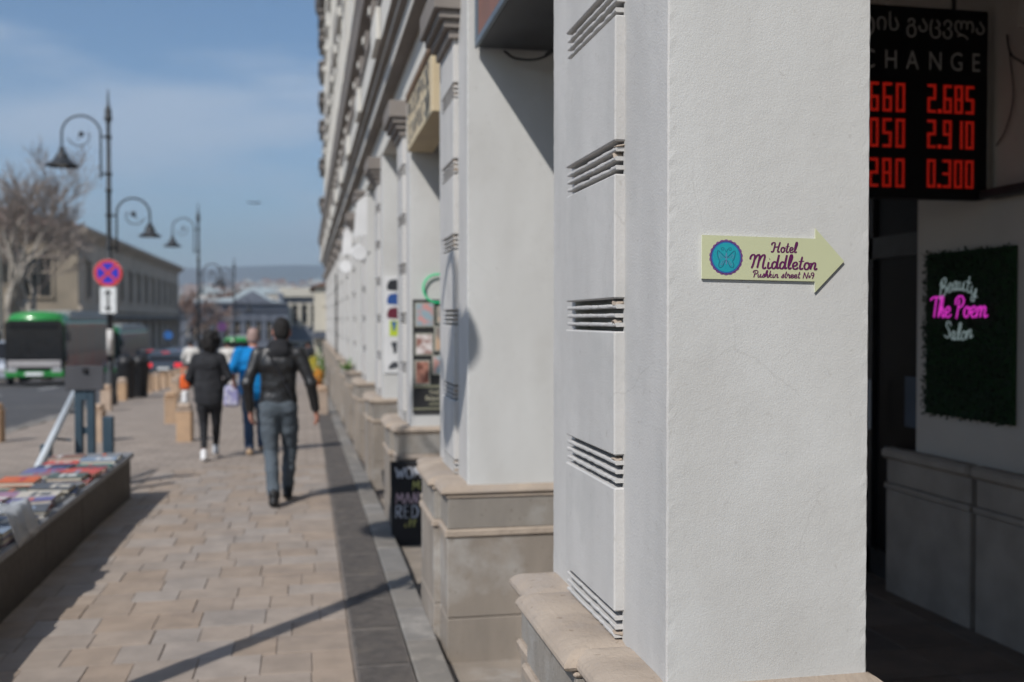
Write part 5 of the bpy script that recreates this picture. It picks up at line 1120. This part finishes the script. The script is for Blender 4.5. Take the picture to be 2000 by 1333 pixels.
b = MB(); b.bbox(-1.62, -1.49, 13.98, 14.10, .80, 1.0, .03); b.build('pouch', 'orange', ob); b = MB(); b.smooth = True; b.tube(cr([(-1.60, 14.04, 1.0), (-1.58, 14.06, 1.08), (-1.53, 14.07, 1.08), (-1.51, 14.04, 1.0)], 6), .008, 6); b.build('handle', 'orange', ob); b = MB(); b.bbox(-1.60, -1.52, 13.99, 14.05, .62, .79, .02); b.build('hanging_tag', 'paper_white', ob)
# ---- man in a blue T-shirt
PB = dict(head=(-.01, .03, 1.625), neck=(0, 0, 1.475), chest=(0, 0, 1.27), pelvis=(0, 0, .93), shl=(-.19, 0, 1.42), shr=(.19, 0, 1.42), ell=(-.285, .0, 1.14), wrl=(-.27, .13, .95), elr=(.28, -.03, 1.14), wrr=(.27, .05, .90),
          hipl=(-.085, 0, .90), knl=(-.08, .02, .49), anl=(-.06, -.10, .09), hipr=(.085, 0, .90), knr=(.095, .14, .50), anr=(.10, .20, .10), toel=(-.06, .06, .035), toer=(.11, .37, .045))
person('grey haired man in a bright blue T-shirt and jeans walking ahead', (-.70, 14.5, G(14.5)), 0, .985, PB,
    [('shirt', 'blue_tee', both(torso(hem=.86, rc=.160, rw=.158, rh=.165, sy=.85), sleeves(.085, .088, .09, .75)), .012, .008), ('jeans', 'jeans', legs(.10, .072, .066, stop=.02), .011, .006), ('shoes', 'shoe_tan', shoes(.044), .009, 0)], ('hair_grey', capfn(), .001))
sbg = thing('shopping_bag', 'white and violet shopping bag carried by the man in blue', 'bag', (-1.0, 14.7, .62))
b = MB(); b.bbox(-1.11, -.90, 14.62, 14.78, .52, .80, .03, .008); b.build('sack', 'bag_violet', sbg); b = MB(); b.bbox(-1.09, -.92, 14.64, 14.76, .80, .90, .03, .01); b.build('top_fold', 'paper_white', sbg)
b = MB(); b.smooth = True; b.tube(cr([(-1.05, 14.7, .9), (-1.0, 14.68, 1.0), (-.96, 14.7, .9)], 6), .008, 6); b.build('handle', 'paper_white', sbg)
# ---- far pedestrians
def far_person(label, x, y, top, bot, sc):
    person(label, (x, y, G(y)), random.uniform(-.3, .3), sc, PB, [('shirt', top, both(torso(hem=.86), sleeves(.075, .06, .045)), .022, .004), ('trousers', bot, legs(.10, .07, .06), .022, .003), ('shoes', 'shoe_black', shoes(.045), .014, 0)], ('hair_black', capfn()), )
far_person('distant pedestrian in white shirt between the woman and the man in blue', -2.45, 34, 'white_shirt', 'jeans', .95)
far_person('distant pedestrian in pale top just left of the woman with curly hair', -4.0, 38, 'white_shirt', 'black_cloth', .97)
far_person('distant pedestrian in dark clothes at the foot of the far arcade', .1, 44, 'grey_jacket', 'black_cloth', .98)

# ================================================================ VEHICLES
def bus(label, loc, ad='bus_ad', L=11.5, Wd=2.35, H=3.05, low=None):
    t_ = thing('city_bus', label, 'bus', loc, 'green city buses on the road'); low = low or 'bus_green'
    def bd(mb, nme, m, par=t_): return mb.build(nme, m, par, org=(0, 0, 0))
    w2 = Wd/2
    b = MB(); prof = [(-w2+.05, .32), (w2-.05, .32), (w2, .45), (w2, 1.05), (w2-.02, 2.55), (w2-.10, 2.78), (-w2+.10, 2.78), (-w2+.02, 2.55), (-w2, 1.05), (-w2, .45)]
    b.prism(prof, .12, L, 'y'); bd(b, 'body', low)
    for s_ in (-1, 1): b = MB(); b.box(s_*w2-.01, s_*w2+.014, .118, .62, .95, 2.62); bd(b, 'front_side_window', 'glass_dark')
    b = MB(); b.prism([(-w2+.06, .36), (w2-.06, .36), (w2-.02, .9), (w2-.04, 2.5), (w2-.2, 2.75), (-w2+.2, 2.75), (-w2+.04, 2.5), (-w2+.02, .9)], 0, .118, 'y'); fm = bd(b, 'front_panel', 'board_black')
    for s_ in (-1, 1): b = MB(); b.bbox(s_*.86-.28, s_*.86+.28, -.03, -.002, .38, .66, .02); bd(b, 'front_skirt', low)
    b = MB(); b.bbox(-.55, .55, -.03, -.002, .38, .60, .02); bd(b, 'front_skirt', low)
    b = MB(); b.smooth = False; n = 10; V = []
    for yy, k in ((-.02, .80), (.35, .95), (.8, 1.0), (1.3, 1.0), (1.6, .95)):                                        # domed green roof fairing
        for i in range(n+1):
            a = math.pi*i/n; V.append((w2*.97*math.cos(a)*k, yy, 2.74+(H-2.74)*1.25*(abs(math.sin(a))**.55)*k))
    b.smooth = True; b.add(V, [(j*(n+1)+i, j*(n+1)+i+1, (j+1)*(n+1)+i+1, (j+1)*(n+1)+i) for j in range(4) for i in range(n)]+[tuple(range(n+1)), tuple(range(4*(n+1), 5*(n+1)))]); bd(b, 'roof_fairing', 'bus_green')
    b = MB(); b.bbox(-w2*.99, w2*.99, 1.4, L-.3, 2.72, 2.98, .05); b.bbox(-w2*.8, w2*.8, 2.5, L-1, 2.98, H+.12, .06); bd(b, 'roof_unit', 'bus_pale')
    b = MB(); b.bbox(-w2+.04, w2-.04, -.03, -.002, 1.10, 2.68, .012); bd(b, 'windshield', 'glass_dark')
    b = MB(); b.tube([(-.1, -.05, 1.12), (-.75, -.06, 1.75)], .014, 5); bd(b, 'wiper', 'black_metal'); b = MB(); b.tube([(.2, -.05, 1.12), (-.4, -.06, 1.7)], .014, 5); bd(b, 'wiper', 'black_metal'); b = MB(); b.bbox(-w2+.25, w2-.25, -.045, -.031, 2.38, 2.58, .004); bd(b, 'destination_display', 'board_black')
    b = MB(); b.bbox(-w2+.12, w2-.12, -.06, .05, .76, 1.05, .03); bd(b, 'grille_band', 'bus_white'); b = MB(); b.bbox(-.35, .35, -.075, -.061, .42, .56, .004); bd(b, 'licence_plate', 'sign_white')
    for s_ in (-1, 1):
        b = MB(); b.bbox(s_*.88-.2, s_*.88+.2, -.06, .05, .55, .72, .03); bd(b, 'headlight', 'headlight')
        b = MB(); b.tube([(s_*(w2-.05), .1, 2.5), (s_*(w2+.16), -.15, 2.45), (s_*(w2+.18), -.18, 2.2)], .025, 6); b.bbox(s_*(w2+.18)-.1, s_*(w2+.18)+.1, -.24, -.14, 1.85, 2.25, .03); bd(b, 'mirror', 'black_metal')
        for i in range(6):
            b = MB(); y0 = .7+i*1.75; b.box(s_*w2-.012, s_*w2+.012, y0, y0+1.6, 1.25, 2.45); bd(b, 'side_window', 'bus_tint')
        b = MB(); b.box(s_*w2-.008, s_*w2+.008, .25, L-.2, .45, 2.6); bd(b, 'side_advert', ad)
        for yy in (2.3, L-3.0):
            b = MB(); b.lathe([(.0, -.14), (.30, -.14), (.46, -.12), (.48, 0), (.46, .12), (.30, .14), (0, .14)], (s_*(w2-.13), yy, .48), 22, 'x'); wl_ = bd(b, 'wheel', 'rubber'); b = MB(); b.lathe([(0, -.15), (.2, -.15), (.27, -.142), (.27, .142), (.2, .15), (0, .15)], (s_*(w2-.13), yy, .48), 16, 'x'); bd(b, 'rim', 'silver', wl_)
    return t_
bus('green city bus with dark windscreen coming up the far lane', (-11.15, 46, G(46)-.1))
bus('second green city bus queued behind the first one', (-12.0, 64, G(64)-.1))
bus('small far green bus down the street above the people', (-5.9, 92, G(92)-.1), L=9)
def car(label, loc, rz, paint, Lc=4.3, Wc=1.78, Hc=1.46, rear=True, grp='cars on the road', van=False):
    """built with its rear towards -y"""
    t_ = thing('parked_car' if not rear else 'car', label, 'car', loc, grp); t_.rotation_euler = (0, 0, rz)
    def bd(mb, nme, m, par=t_): return mb.build(nme, m, par, org=(0, 0, 0))
    w2 = Wc/2
    side = [(0, .35), (-.02, .62), (.02, .92), (.55, .98), (.95, Hc-.02 if not van else Hc), (1.3, Hc), (2.4, Hc-.02), (3.15, 1.0), (4.1, .88), (4.28, .68), (4.28, .34), (3.9, .26), (.4, .26)]
    if van: side = [(0, .35), (-.02, .7), (.02, Hc-.15), (.15, Hc), (3.0, Hc), (3.7, 1.15), (4.2, .95), (4.28, .7), (4.28, .34), (3.9, .26), (.4, .26)]
    b = MB(); sec = [(-w2+.10, .94), (-w2, .985), (-w2+.02, 1.0)]; n = len(side); V = []
    def wid(z): return w2*(1.0 if z < .95 else 1.0-.20*min(1, (z-.95)/(Hc-.95)))
    for s_, k in ((-1, 1.0), (1, 1.0)): V += [(s_*wid(z), y, z) for y, z in side]
    b.add(V, [tuple(range(n)), tuple(range(n, 2*n))]+[(i, (i+1) % n, n+(i+1) % n, n+i) for i in range(n)]); o = bd(b, 'body', paint); md = o.modifiers.new('b', 'BEVEL'); md.width = .07; md.segments = 3; md.limit_method = 'ANGLE'; md.angle_limit = R(25)
    e = .012
    b = MB(); zt, zb_ = (Hc-.10, 1.04); 
    if not van: b.add([(-wid(zt)+.08, .60+.35*.0+.30-e*2, zt-.02), (wid(zt)-.08, .90-e*2, zt-.02), (w2-.16, .58-e, zb_-.02), (-w2+.16, .58-e, zb_-.02)], [(0, 1, 2, 3)])
    else: b.box(-w2+.18, w2-.18, -.03, .0, 1.05, Hc-.3)
    bd(b, 'rear_window', 'glass_dark')
    for s_ in (-1, 1):
        b = MB(); b.add([(s_*(wid(1.02)+e), .75, 1.02), (s_*(wid(1.0)+e), 3.0, 1.02), (s_*(wid(Hc-.12)+e), 2.35, Hc-.12), (s_*(wid(Hc-.12)+e), 1.1, Hc-.12)], [(0, 1, 2, 3)]); bd(b, 'side_window', 'glass_dark')
        b = MB(); b.bbox(s_*(w2-.22)-.17, s_*(w2-.22)+.17, -.045, .03, .70, .90, .02); bd(b, 'tail_light', 'tail_red')
        b = MB(); b.bbox(s_*(w2-.25)-.17, s_*(w2-.25)+.17, 4.2, 4.30, .62, .76, .02); bd(b, 'headlight', 'headlight')
        b = MB(); b.bbox(s_*(w2+.08)-.08, s_*(w2+.08)+.08, 2.85, 2.95, 1.0, 1.13, .02); bd(b, 'mirror', paint)
        for yy in (.75, 3.45):
            b = MB(); b.lathe([(0, -.1), (.2, -.1), (.30, -.09), (.32, 0), (.30, .09), (.2, .1), (0, .1)], (s_*(w2-.08), yy, .32), 20, 'x'); wl_ = bd(b, 'wheel', 'rubber'); b = MB(); b.lathe([(0, -.108), (.19, -.105), (.19, .105), (0, .108)], (s_*(w2-.08), yy, .32), 14, 'x'); bd(b, 'rim', 'silver', wl_)
    b = MB(); y0_, z0_, y1_, z1_ = (3.15, 1.03, 2.46, Hc-.06) if not van else (3.70, 1.18, 3.06, Hc-.08); b.add([(-w2+.14, y0_+.03, z0_), (w2-.14, y0_+.03, z0_), (wid(z1_)-.08, y1_+.03, z1_), (-wid(z1_)+.08, y1_+.03, z1_)], [(0, 1, 2, 3)]); bd(b, 'windshield', 'glass_dark')
    b = MB(); b.bbox(-.26, .26, -.05, -.02, .58, .70, .004); bd(b, 'licence_plate', 'sign_white'); b = MB(); b.bbox(-w2+.05, w2-.05, -.06, .1, .33, .50, .03); bd(b, 'bumper', 'dark_paint')
    b = MB(); b.bbox(-.18, .18, .86, .90, Hc-.10, Hc-.06, .004); bd(b, 'brake_light', 'tail_red')
    return t_
car('dark saloon car with lit red tail lights driving away', (-6.65, 51, G(51)-.12), 0, 'car_dark')
car('pale blue car ahead of the dark saloon', (-7.1, 60.5, G(60)-.12), 0, 'car_blue', Hc=1.62)
car('silver van beside the bus at the left picture edge', (-13.55, 52, G(49)-.12), math.pi, 'car_silver', Hc=1.95, van=True)
car('dark van queued far down the near lane', (-8.6, 72, G(72)-.12), 0, 'car_dark', Hc=1.9, van=True)
car('dark green parked car beyond the litter bins', (-8.2, 57, G(57)-.12), 0, 'dark_paint', Hc=1.6)
# ================================================================ TREES
def tree(name, label, loc, h, seed, spread=.42, depth=6, mtw='twig', lean=(0, 0), r0=.24, splits=3, tmin=.013):
    rg = random.Random(seed); t_ = thing(name, label, 'tree', loc); tr = MB(); cw = MB(); tr.smooth = True
    def grow(p, d, L, r, lev):
        pts = [p]; q = p; dd = d; k = 4 if lev < 3 else 3
        for i in range(k):
            dd = (dd+Vector((rg.gauss(0, .09 if lev == 0 else .13), rg.gauss(0, .09 if lev == 0 else .13), rg.gauss(0, .07)+.04))).normalized(); q = q+dd*L/k; pts.append(q)
        rs = [r*(1-.42*i/k) for i in range(k+1)]
        rs = [max(q_, tmin) for q_ in rs]; (tr if lev < 3 else cw).tube(pts, rs, 9 if lev < 2 else (5 if lev < 4 else 3), lev < 1)
        if lev >= depth: return
        m = splits if lev > 0 else rg.choice((2, 3))
        for i in range(m+(1 if lev in (2, 3, 4) else 0)):
            f = rg.uniform(.45, 1.0) if i else 1.0; j = f*k; a = int(min(j, k-1)); pp = pts[a]+(pts[a+1]-pts[a])*(j-a)
            ax = dd.orthogonal().normalized(); ax = Matrix.Rotation(rg.uniform(0, 6.28), 3, dd) @ ax
            nd = (Matrix.Rotation(rg.uniform(.25, .85)*(spread/.42), 3, ax) @ dd)+Vector((0, 0, .12))
            grow(pp, nd.normalized(), L*rg.uniform(.58, .84), r*.58*(1 if i == 0 else .8), lev+1)
    grow(Vector((0, 0, -.1)), Vector((lean[0], lean[1], 1)).normalized(), h*.30, r0, 0)
    # last twigs and hanging seed balls
    tr.build('trunk', 'bark', t_, org=(0, 0, 0)); cw.build('crown', mtw, t_, org=(0, 0, 0)); return t_
tree('plane_tree', 'large bare plane tree in front of the old columned building', (-13.2, 57, G(57)), 14.5, 5, r0=.30)
tree('plane_tree', 'bare plane tree with forked trunk at the left picture edge', (-14.8, 56, G(56)), 15, 14, r0=.28)
tree('plane_tree', 'slender bare tree behind the nearest lamp post', (-15.6, 124, G(124)), 13, 23, r0=.2, depth=5)
tree('bare_tree', 'reddish bare tree beyond the end of the old building', (-14.5, 128, G(128)), 12.5, 31, mtw='twig_red', r0=.25, depth=5, tmin=.04)
tree('bare_tree', 'second reddish bare tree rising behind the slate grey building', (-12.0, 170, G(170)), 18, 37, mtw='twig_red', r0=.3, depth=5, tmin=.05)

# ================================================================ BUILDINGS DOWN THE STREET
OX, OY0, OY1, OZ = -14.2, 69.5, 122, 7.4; ob_ = thing('old_columned_building', 'old beige building with brown roof and columned front across the street', 'building', (OX-10, OY0+20, G(OY0)))
gz = G(OY1)-1
def wallwin(par, face, c, a0, a1, z0, z1, wins, m, depth=.35, name='wall'):
    """wall plane with real window openings. face 'y': plane y=c facing -y, along x; 'x': plane x=c facing +x, along y."""
    As = sorted(set([a0, a1]+[w_[0] for w_ in wins]+[w_[1] for w_ in wins])); Zs = sorted(set([z0, z1]+[w_[2] for w_ in wins]+[w_[3] for w_ in wins])); b = MB()
    inw = lambda a, z: any(w_[0] < a < w_[1] and w_[2] < z < w_[3] for w_ in wins)
    for i in range(len(As)-1):
        run = None
        for j in range(len(Zs)-1):
            if inw((As[i]+As[i+1])/2, (Zs[j]+Zs[j+1])/2): continue
            if face == 'y': b.box(As[i], As[i+1], c, c+depth, Zs[j], Zs[j+1])
            else: b.box(c-depth, c, As[i], As[i+1], Zs[j], Zs[j+1])
    b.build(name, m, par)
def win(par, face, c, a0, a1, z0, z1, mf, arch=False, proud=.10):
    e = .18; f = MB(); 
    def bx(p0, p1, q0, q1, d0, d1): f.box(p0, p1, c-d1, c-d0, q0, q1) if face == 'y' else f.box(c+d0, c+d1, p0, p1, q0, q1)
    bx(a0-e, a0, z0, z1, -.05, proud); bx(a1, a1+e, z0, z1, -.05, proud); bx(a0-e-.1, a1+e+.1, z1, z1+.22, -.05, proud+.1); bx(a0-e, a1+e, z0-.15, z0, -.05, proud+.05)
    o = f.build('window', mf, par); g = MB(); d = .25
    if face == 'y': g.box(a0, a1, c+d, c+d+.03, z0, z1)
    else: g.box(c-d-.03, c-d, a0, a1, z0, z1)
    g.build('pane', 'glass_dark', o)
    g = MB(); am = (a0+a1)/2
    if face == 'y': g.box(am-.04, am+.04, c+d-.06, c+d-.001, z0, z1); g.box(a0, a1, c+d-.06, c+d-.001, z0+(z1-z0)*.62, z0+(z1-z0)*.66)
    else: g.box(c-d+.001, c-d+.06, am-.04, am+.04, z0, z1); g.box(c-d+.001, c-d+.06, a0, a1, z0+(z1-z0)*.62, z0+(z1-z0)*.66)
    g.build('glazing_bar', 'old_wall_grey', o)
ws = []
for i in range(12):
    y0 = OY0+2.2+i*4.2
    ws += [(y0, y0+1.5, -1.0, 1.4), (y0, y0+1.5, 3.2, 5.6)]
wallwin(ob_, 'x', OX, OY0+.36, OY1, gz, OZ, ws, 'old_wall_grey')
for w_ in ws: win(ob_, 'x', OX, *w_, 'old_wall_grey')
wf = []
for i in range(6):
    x0 = OX-3.2-i*4.3; wf += [(x0, x0+1.6, -.8, 2.0), (x0, x0+1.6, 3.2, 5.6)]
wallwin(ob_, 'y', OY0, OX-34, OX, G(OY0)-1, OZ, wf, 'old_wall', name='front_wall')
for w_ in wf: win(ob_, 'y', OY0, *w_, 'old_wall')
for i in range(12):
    y0 = OY0+.5+i*4.2; b = MB(); b.bbox(OX-.04, OX+.06, y0, y0+1.6, gz, -1.25 if i % 3 else -.9, .02); b.build('shop_pier', 'shop_band', ob_)
b = MB(); b.box(OX+.02, OX+.9, OY0+.4, OY1, 1.72, 1.98); b.build('shop_fascia', 'shop_band', ob_)
b = MB(); b.prism([(OX+.0, 2.3), (OX+.18, 2.35), (OX+.18, 2.6), (OX, 2.65)], OY0, OY1, 'y'); b.build('string_course', 'old_wall_grey', ob_)
b = MB(); b.prism([(OX+.02, OZ-.5), (OX+.3, OZ-.25), (OX+.65, OZ), (OX+.65, OZ+.18), (OX-.5, OZ+.18), (OX-.5, OZ-.5)], OY0-.6, OY1, 'y'); b.build('cornice', 'old_wall_grey', ob_)
b = MB(); b.prism([(OY0-.02, OZ-.5), (OY0-.3, OZ-.25), (OY0-.62, OZ), (OY0-.62, OZ+.16), (OY0+.5, OZ+.16), (OY0+.5, OZ-.5)], OX-34, OX+.4, 'x'); b.build('front_cornice', 'old_wall', ob_)
b = MB(); zr = OZ+.2; b.add([(OX+.7, OY0-.65, zr), (OX+.7, OY1, zr), (OX-34, OY1, zr), (OX-34, OY0-.65, zr), (OX-9, OY0+8, zr+2.6), (OX-9, OY1-6, zr+2.6), (OX-26, OY1-6, zr+2.6), (OX-26, OY0+8, zr+2.6)], [(0, 1, 5, 4), (1, 2, 6, 5), (2, 3, 7, 6), (3, 0, 4, 7), (4, 5, 6, 7), (0, 3, 2, 1)]); rf = b.build('roof', 'roof_brown', ob_)
for i in range(7): b = MB(); yy = OY0+6+i*7; b.bbox(OX-5.2, OX-4.6, yy, yy+.6, zr+1.2, zr+1.9, .04); b.build('chimney', 'roof_brown', rf)
for i in range(6):                                                       # columns of the front
    xc = OX-4.6-i*4.3; b = MB(); b.smooth = True; b.lathe([(.62, 0), (.62, .25), (.5, .35), (.48, 2.5), (.42, 7.2), (.55, 7.4), (.65, 7.7)], (xc, OY0-1.3, G(OY0)+1.2), 18); b.build('column', 'cream_wall', ob_)
b = MB(); b.box(OX-30, OX-4.0, OY0-2.1, OY0-.65, OZ-.75, OZ-.02); b.build('portico_beam', 'old_wall', ob_); b = MB(); b.box(OX-30, OX-2.4, OY0-2.3, OY0-.02, G(OY0)-.5, G(OY0)+1.2); b.build('portico_step', 'old_wall', ob_)
b = MB(); b.box(OX-34, OX-.4, OY0+4, OY1-1, -4, OZ); b.build('inner_mass', 'old_wall_grey', ob_)

# slate grey building at the end of the street
SY = 140; g0 = G(SY)-1; sbld = thing('slate_grey_building', 'slate grey building with arched windows and pale gabled roof at the street end', 'building', (-9, SY, g0))
wz = [(-14.6+i*1.35, -14.6+i*1.35+.75, -1.0, 1.6) for i in range(9)]+[(-15.0+i*2.2, -15.0+i*2.2+1.3, -4.9, -2.4) for i in range(6)]
wallwin(sbld, 'y', SY, -16.9, -2.4, g0, 4.0, wz, 'slate_wall')
for w_ in wz: win(sbld, 'y', SY, *w_, 'slate_wall', proud=.08)
for i, w_ in enumerate(wz[:9]):
    b = MB(); am = (w_[0]+w_[1])/2; pts = [(am+.55*math.cos(a), 1.82+.55*math.sin(a)) for a in np.linspace(0, math.pi, 10)]; b.prism(pts, SY-.16, SY-.02, 'y'); b.build('arch_hood', 'slate_dark', sbld)
b = MB(); b.box(-17.0, -2.3, SY-.3, SY, 2.8, 3.1); b.box(-17.0, -2.3, SY-.45, SY, 3.7, 4.05); b.build('cornice', 'slate_dark', sbld)
b = MB(); b.box(-16.9, -2.4, SY+.4, SY+14, g0, 3.9); b.build('inner_mass', 'slate_wall', sbld)
b = MB(); b.prism([(-16.5, 4.06), (-9.5, 4.7), (-6.9, 6.2), (-4.3, 4.3), (-2.6, 4.06)], SY-.2, SY+13, 'y'); b.build('roof', 'pale_roof', sbld)
b = MB(); b.prism([(-9.5, 4.06), (-6.9, 5.6), (-4.3, 4.06)], SY-.35, SY-.21, 'y'); b.build('gable', 'slate_wall', sbld)
b = MB(); b.bbox(-17.7, -16.92, SY-1.0, SY+3, -1.6, 4.9, .05); b.build('cream_corner', 'cream_wall', sbld)
# modern cream topped building to its right
cy = 152; cg = G(cy)-1; cbl = thing('cream_arcade_building', 'cream and grey building with tall arched openings right of the slate one', 'building', (1, cy, cg))
wz = [(-1.9+i*1.35, -1.9+i*1.35+.8, 1.2, 3.9) for i in range(3)]+[(-2.1+i*1.8, -2.1+i*1.8+1.1, -4.6, -1.6) for i in range(4)]
wallwin(cbl, 'y', cy, -3.4, 4.2, cg, 5.2, wz, 'slate_wall')
for w_ in wz: win(cbl, 'y', cy, *w_, 'cream_wall', proud=.12)
for i in range(4): b = MB(); b.bbox(-2.45+i*1.35, -2.45+i*1.35+.5, cy-.5, cy-.13, .6, 4.2, .05); b.build('pilaster', 'cream_wall', cbl)
b = MB(); b.bbox(-3.6, 2.6, cy-.9, cy-.02, 5.0, 6.3, .05); b.build('parapet', 'cream_wall', cbl); b = MB(); b.box(-3.4, 4.2, cy+.4, cy+12, cg, 5.1); b.build('inner_mass', 'slate_wall', cbl)
b = MB(); b.bbox(-3.7, -3.2, cy-1.2, cy+4, cg, 5.6, .05); b.build('side_tower', 'slate_wall', cbl)
# pale building with awning just past the arcade
py_ = 66; pg = G(py_)-1; pbl = thing('pale_corner_building', 'pale building with a dark awning just past the end of the arcade', 'building', (4, py_, pg))
wz = [(1.4, 2.4, 1.0, 2.6), (3.2, 4.2, 1.0, 2.6)]
wallwin(pbl, 'y', py_, .55, 9, pg, 3.8, wz, 'cream_wall')
for w_ in wz: win(pbl, 'y', py_, *w_, 'cream_wall')
b = MB(); b.prism([(.3, .55), (.6, 1.0), (6, 1.0), (6, .5)], py_-1.2, py_-.02, 'y'); b.build('awning', 'slate_dark', pbl); b = MB(); b.prism([(.3, 3.82), (5, 5.4), (9.3, 3.82)], py_-.3, py_+14, 'y'); b.build('roof', 'roof_brown', pbl); b = MB(); b.box(.6, 9, py_+.4, py_+14, pg, 3.7); b.build('inner_mass', 'cream_wall', pbl)

# ================================================================ FAR HILLS
def hill(name, m, y0, y1, x0, x1, zf, nx=60, ny=14):
    V = []
    for j in range(ny+1):
        for i in range(nx+1):
            x, y = x0+(x1-x0)*i/nx, y0+(y1-y0)*j/ny; V.append((x, y, zf(x, y, j/ny)))
    mb = MB(); mb.smooth = True; mb.add(V, [(j*(nx+1)+i, j*(nx+1)+i+1, (j+1)*(nx+1)+i+1, (j+1)*(nx+1)+i) for j in range(ny) for i in range(nx)]); return structure(mb.build(name, m))
nz = lambda x, y, s: mnoise.noise(Vector((x/s, y/s, 2.2)))
zh = lambda x, y, t: -34+ (73+.030*(x+60))*math.sin(min(1, t*1.15)*math.pi/2)*(1+.10*nz(x, y, 90))+3*nz(x, y, 30)
hill('hill', 'hill', 500, 1500, -900, 700, zh, 90, 26)
hill('mountain', 'mountain', 2600, 4200, -3500, 2500, lambda x, y, t: -60+(262+.012*x)*math.sin(min(1, t*1.1)*math.pi/2)*(1+.16*nz(x, y, 700)), 90, 16)
rg = random.Random(12)
for i in range(46):
    t = rg.uniform(.25, .98); y = 500+1000*t; x = y*rg.uniform(-.115, .025); z = zh(x, y, t)
    t_ = thing('hillside_house', 'tiny pale house among many on the far hillside', 'house', (x, y, z), 'houses on the far hillside'); w_, h_ = rg.uniform(7, 13), rg.uniform(6, 12)
    b = MB(); b.box(-w_/2, w_/2, -4, 4, -3, h_); b.build('wall', 'house_%d' % rg.randrange(4), t_, org=(0, 0, 0)); b = MB(); b.prism([(-w_/2-.4, h_+.02), (0, h_+rg.uniform(1.2, 3)), (w_/2+.4, h_+.02)], -4.4, 4.4, 'y'); b.build('roof', 'house_roof' if rg.random() < .6 else 'pale_roof', t_, org=(0, 0, 0))
    for k in range(3): b = MB(); b.box(-w_/2+w_*(k+.3)/3.2, -w_/2+w_*(k+.7)/3.2, -4.06, -4.01, h_*.45, h_*.75); b.build('window', 'glass_grey', t_, org=(0, 0, 0))
rows_ = [(-14, 215, 7, 6.6, 'house_1', 'pinkish house with pale roof above the slate grey roofline'), (-9.5, 240, 7, 7.6, 'house_0', 'broad cream block above the gabled roof'), (-2.5, 260, 6, 8.3, 'house_3', 'grey brown house on the slope right of the gable'), (-22, 260, 7, 8.0, 'house_2', 'white house glimpsed left of the second lamp')]
for x, y, w_, top, m, lab in rows_:
    t_ = thing('distant_house', lab, 'house', (x, y, G(y))); g = G(y)
    b = MB(); b.box(x-w_/2, x+w_/2, y-5, y+5, g-2, top); b.build('wall', m, t_); b = MB(); b.prism([(x-w_/2-.4, top+.02), (x, top+1.6), (x+w_/2+.4, top+.02)], y-5.3, y+5.3, 'y'); b.build('roof', 'pale_roof' if m != 'house_3' else 'house_roof', t_)
    for k in range(4): b = MB(); xx = x-w_/2+w_*(k+.3)/4; b.box(xx, xx+w_*.1, y-5.05, y-4.98, top-3, top-1.2); b.build('window', 'glass_grey', t_)
# bird
bd_ = thing('bird', 'small dark bird gliding in the sky between the lamps and the facade', 'bird', (-2.75, 58, 8.1))
b = MB(); b.smooth = True
b.tube([(0, -.16, 0), (0, -.05, .01), (0, .1, 0), (0, .2, -.01)], [.01, .045, .05, .02], 8); b.build('body', 'bird', bd_, org=(0, 0, 0))
for s_ in (-1, 1):
    b = MB(); b.add([(s_*.03, -.05, .02), (s_*.2, -.06, .09), (s_*.42, .02, .02), (s_*.2, .07, .08), (s_*.03, .1, .02)] + [(s_*.03, -.05, .012), (s_*.2, -.06, .082), (s_*.42, .02, .012), (s_*.2, .07, .072), (s_*.03, .1, .012)], [(0,1,2,3,4),(5,6,7,8,9),(0,1,6,5),(1,2,7,6),(2,3,8,7),(3,4,9,8)]); b.build('wing', 'bird', bd_, org=(0, 0, 0))
# ================================================================ HAZE
hz = MB(); hz.box(-4200, 4200, -80, 4600, -75, 340)
hm = bpy.data.materials.new('haze'); hm.use_nodes = True; hn = hm.node_tree.nodes; hn.clear()
ho = hn.new('ShaderNodeOutputMaterial'); hv = hn.new('ShaderNodeVolumePrincipled'); hv.inputs['Color'].default_value = (.68, .84, 1.0, 1); hv.inputs['Density'].default_value = .00036; hv.inputs['Anisotropy'].default_value = .2
hm.node_tree.links.new(hv.outputs['Volume'], ho.inputs['Volume']); MATS['haze'] = hm
o = hz.build('haze', 'haze'); o['kind'] = 'stuff'

bpy.data.scenes.remove(TS)
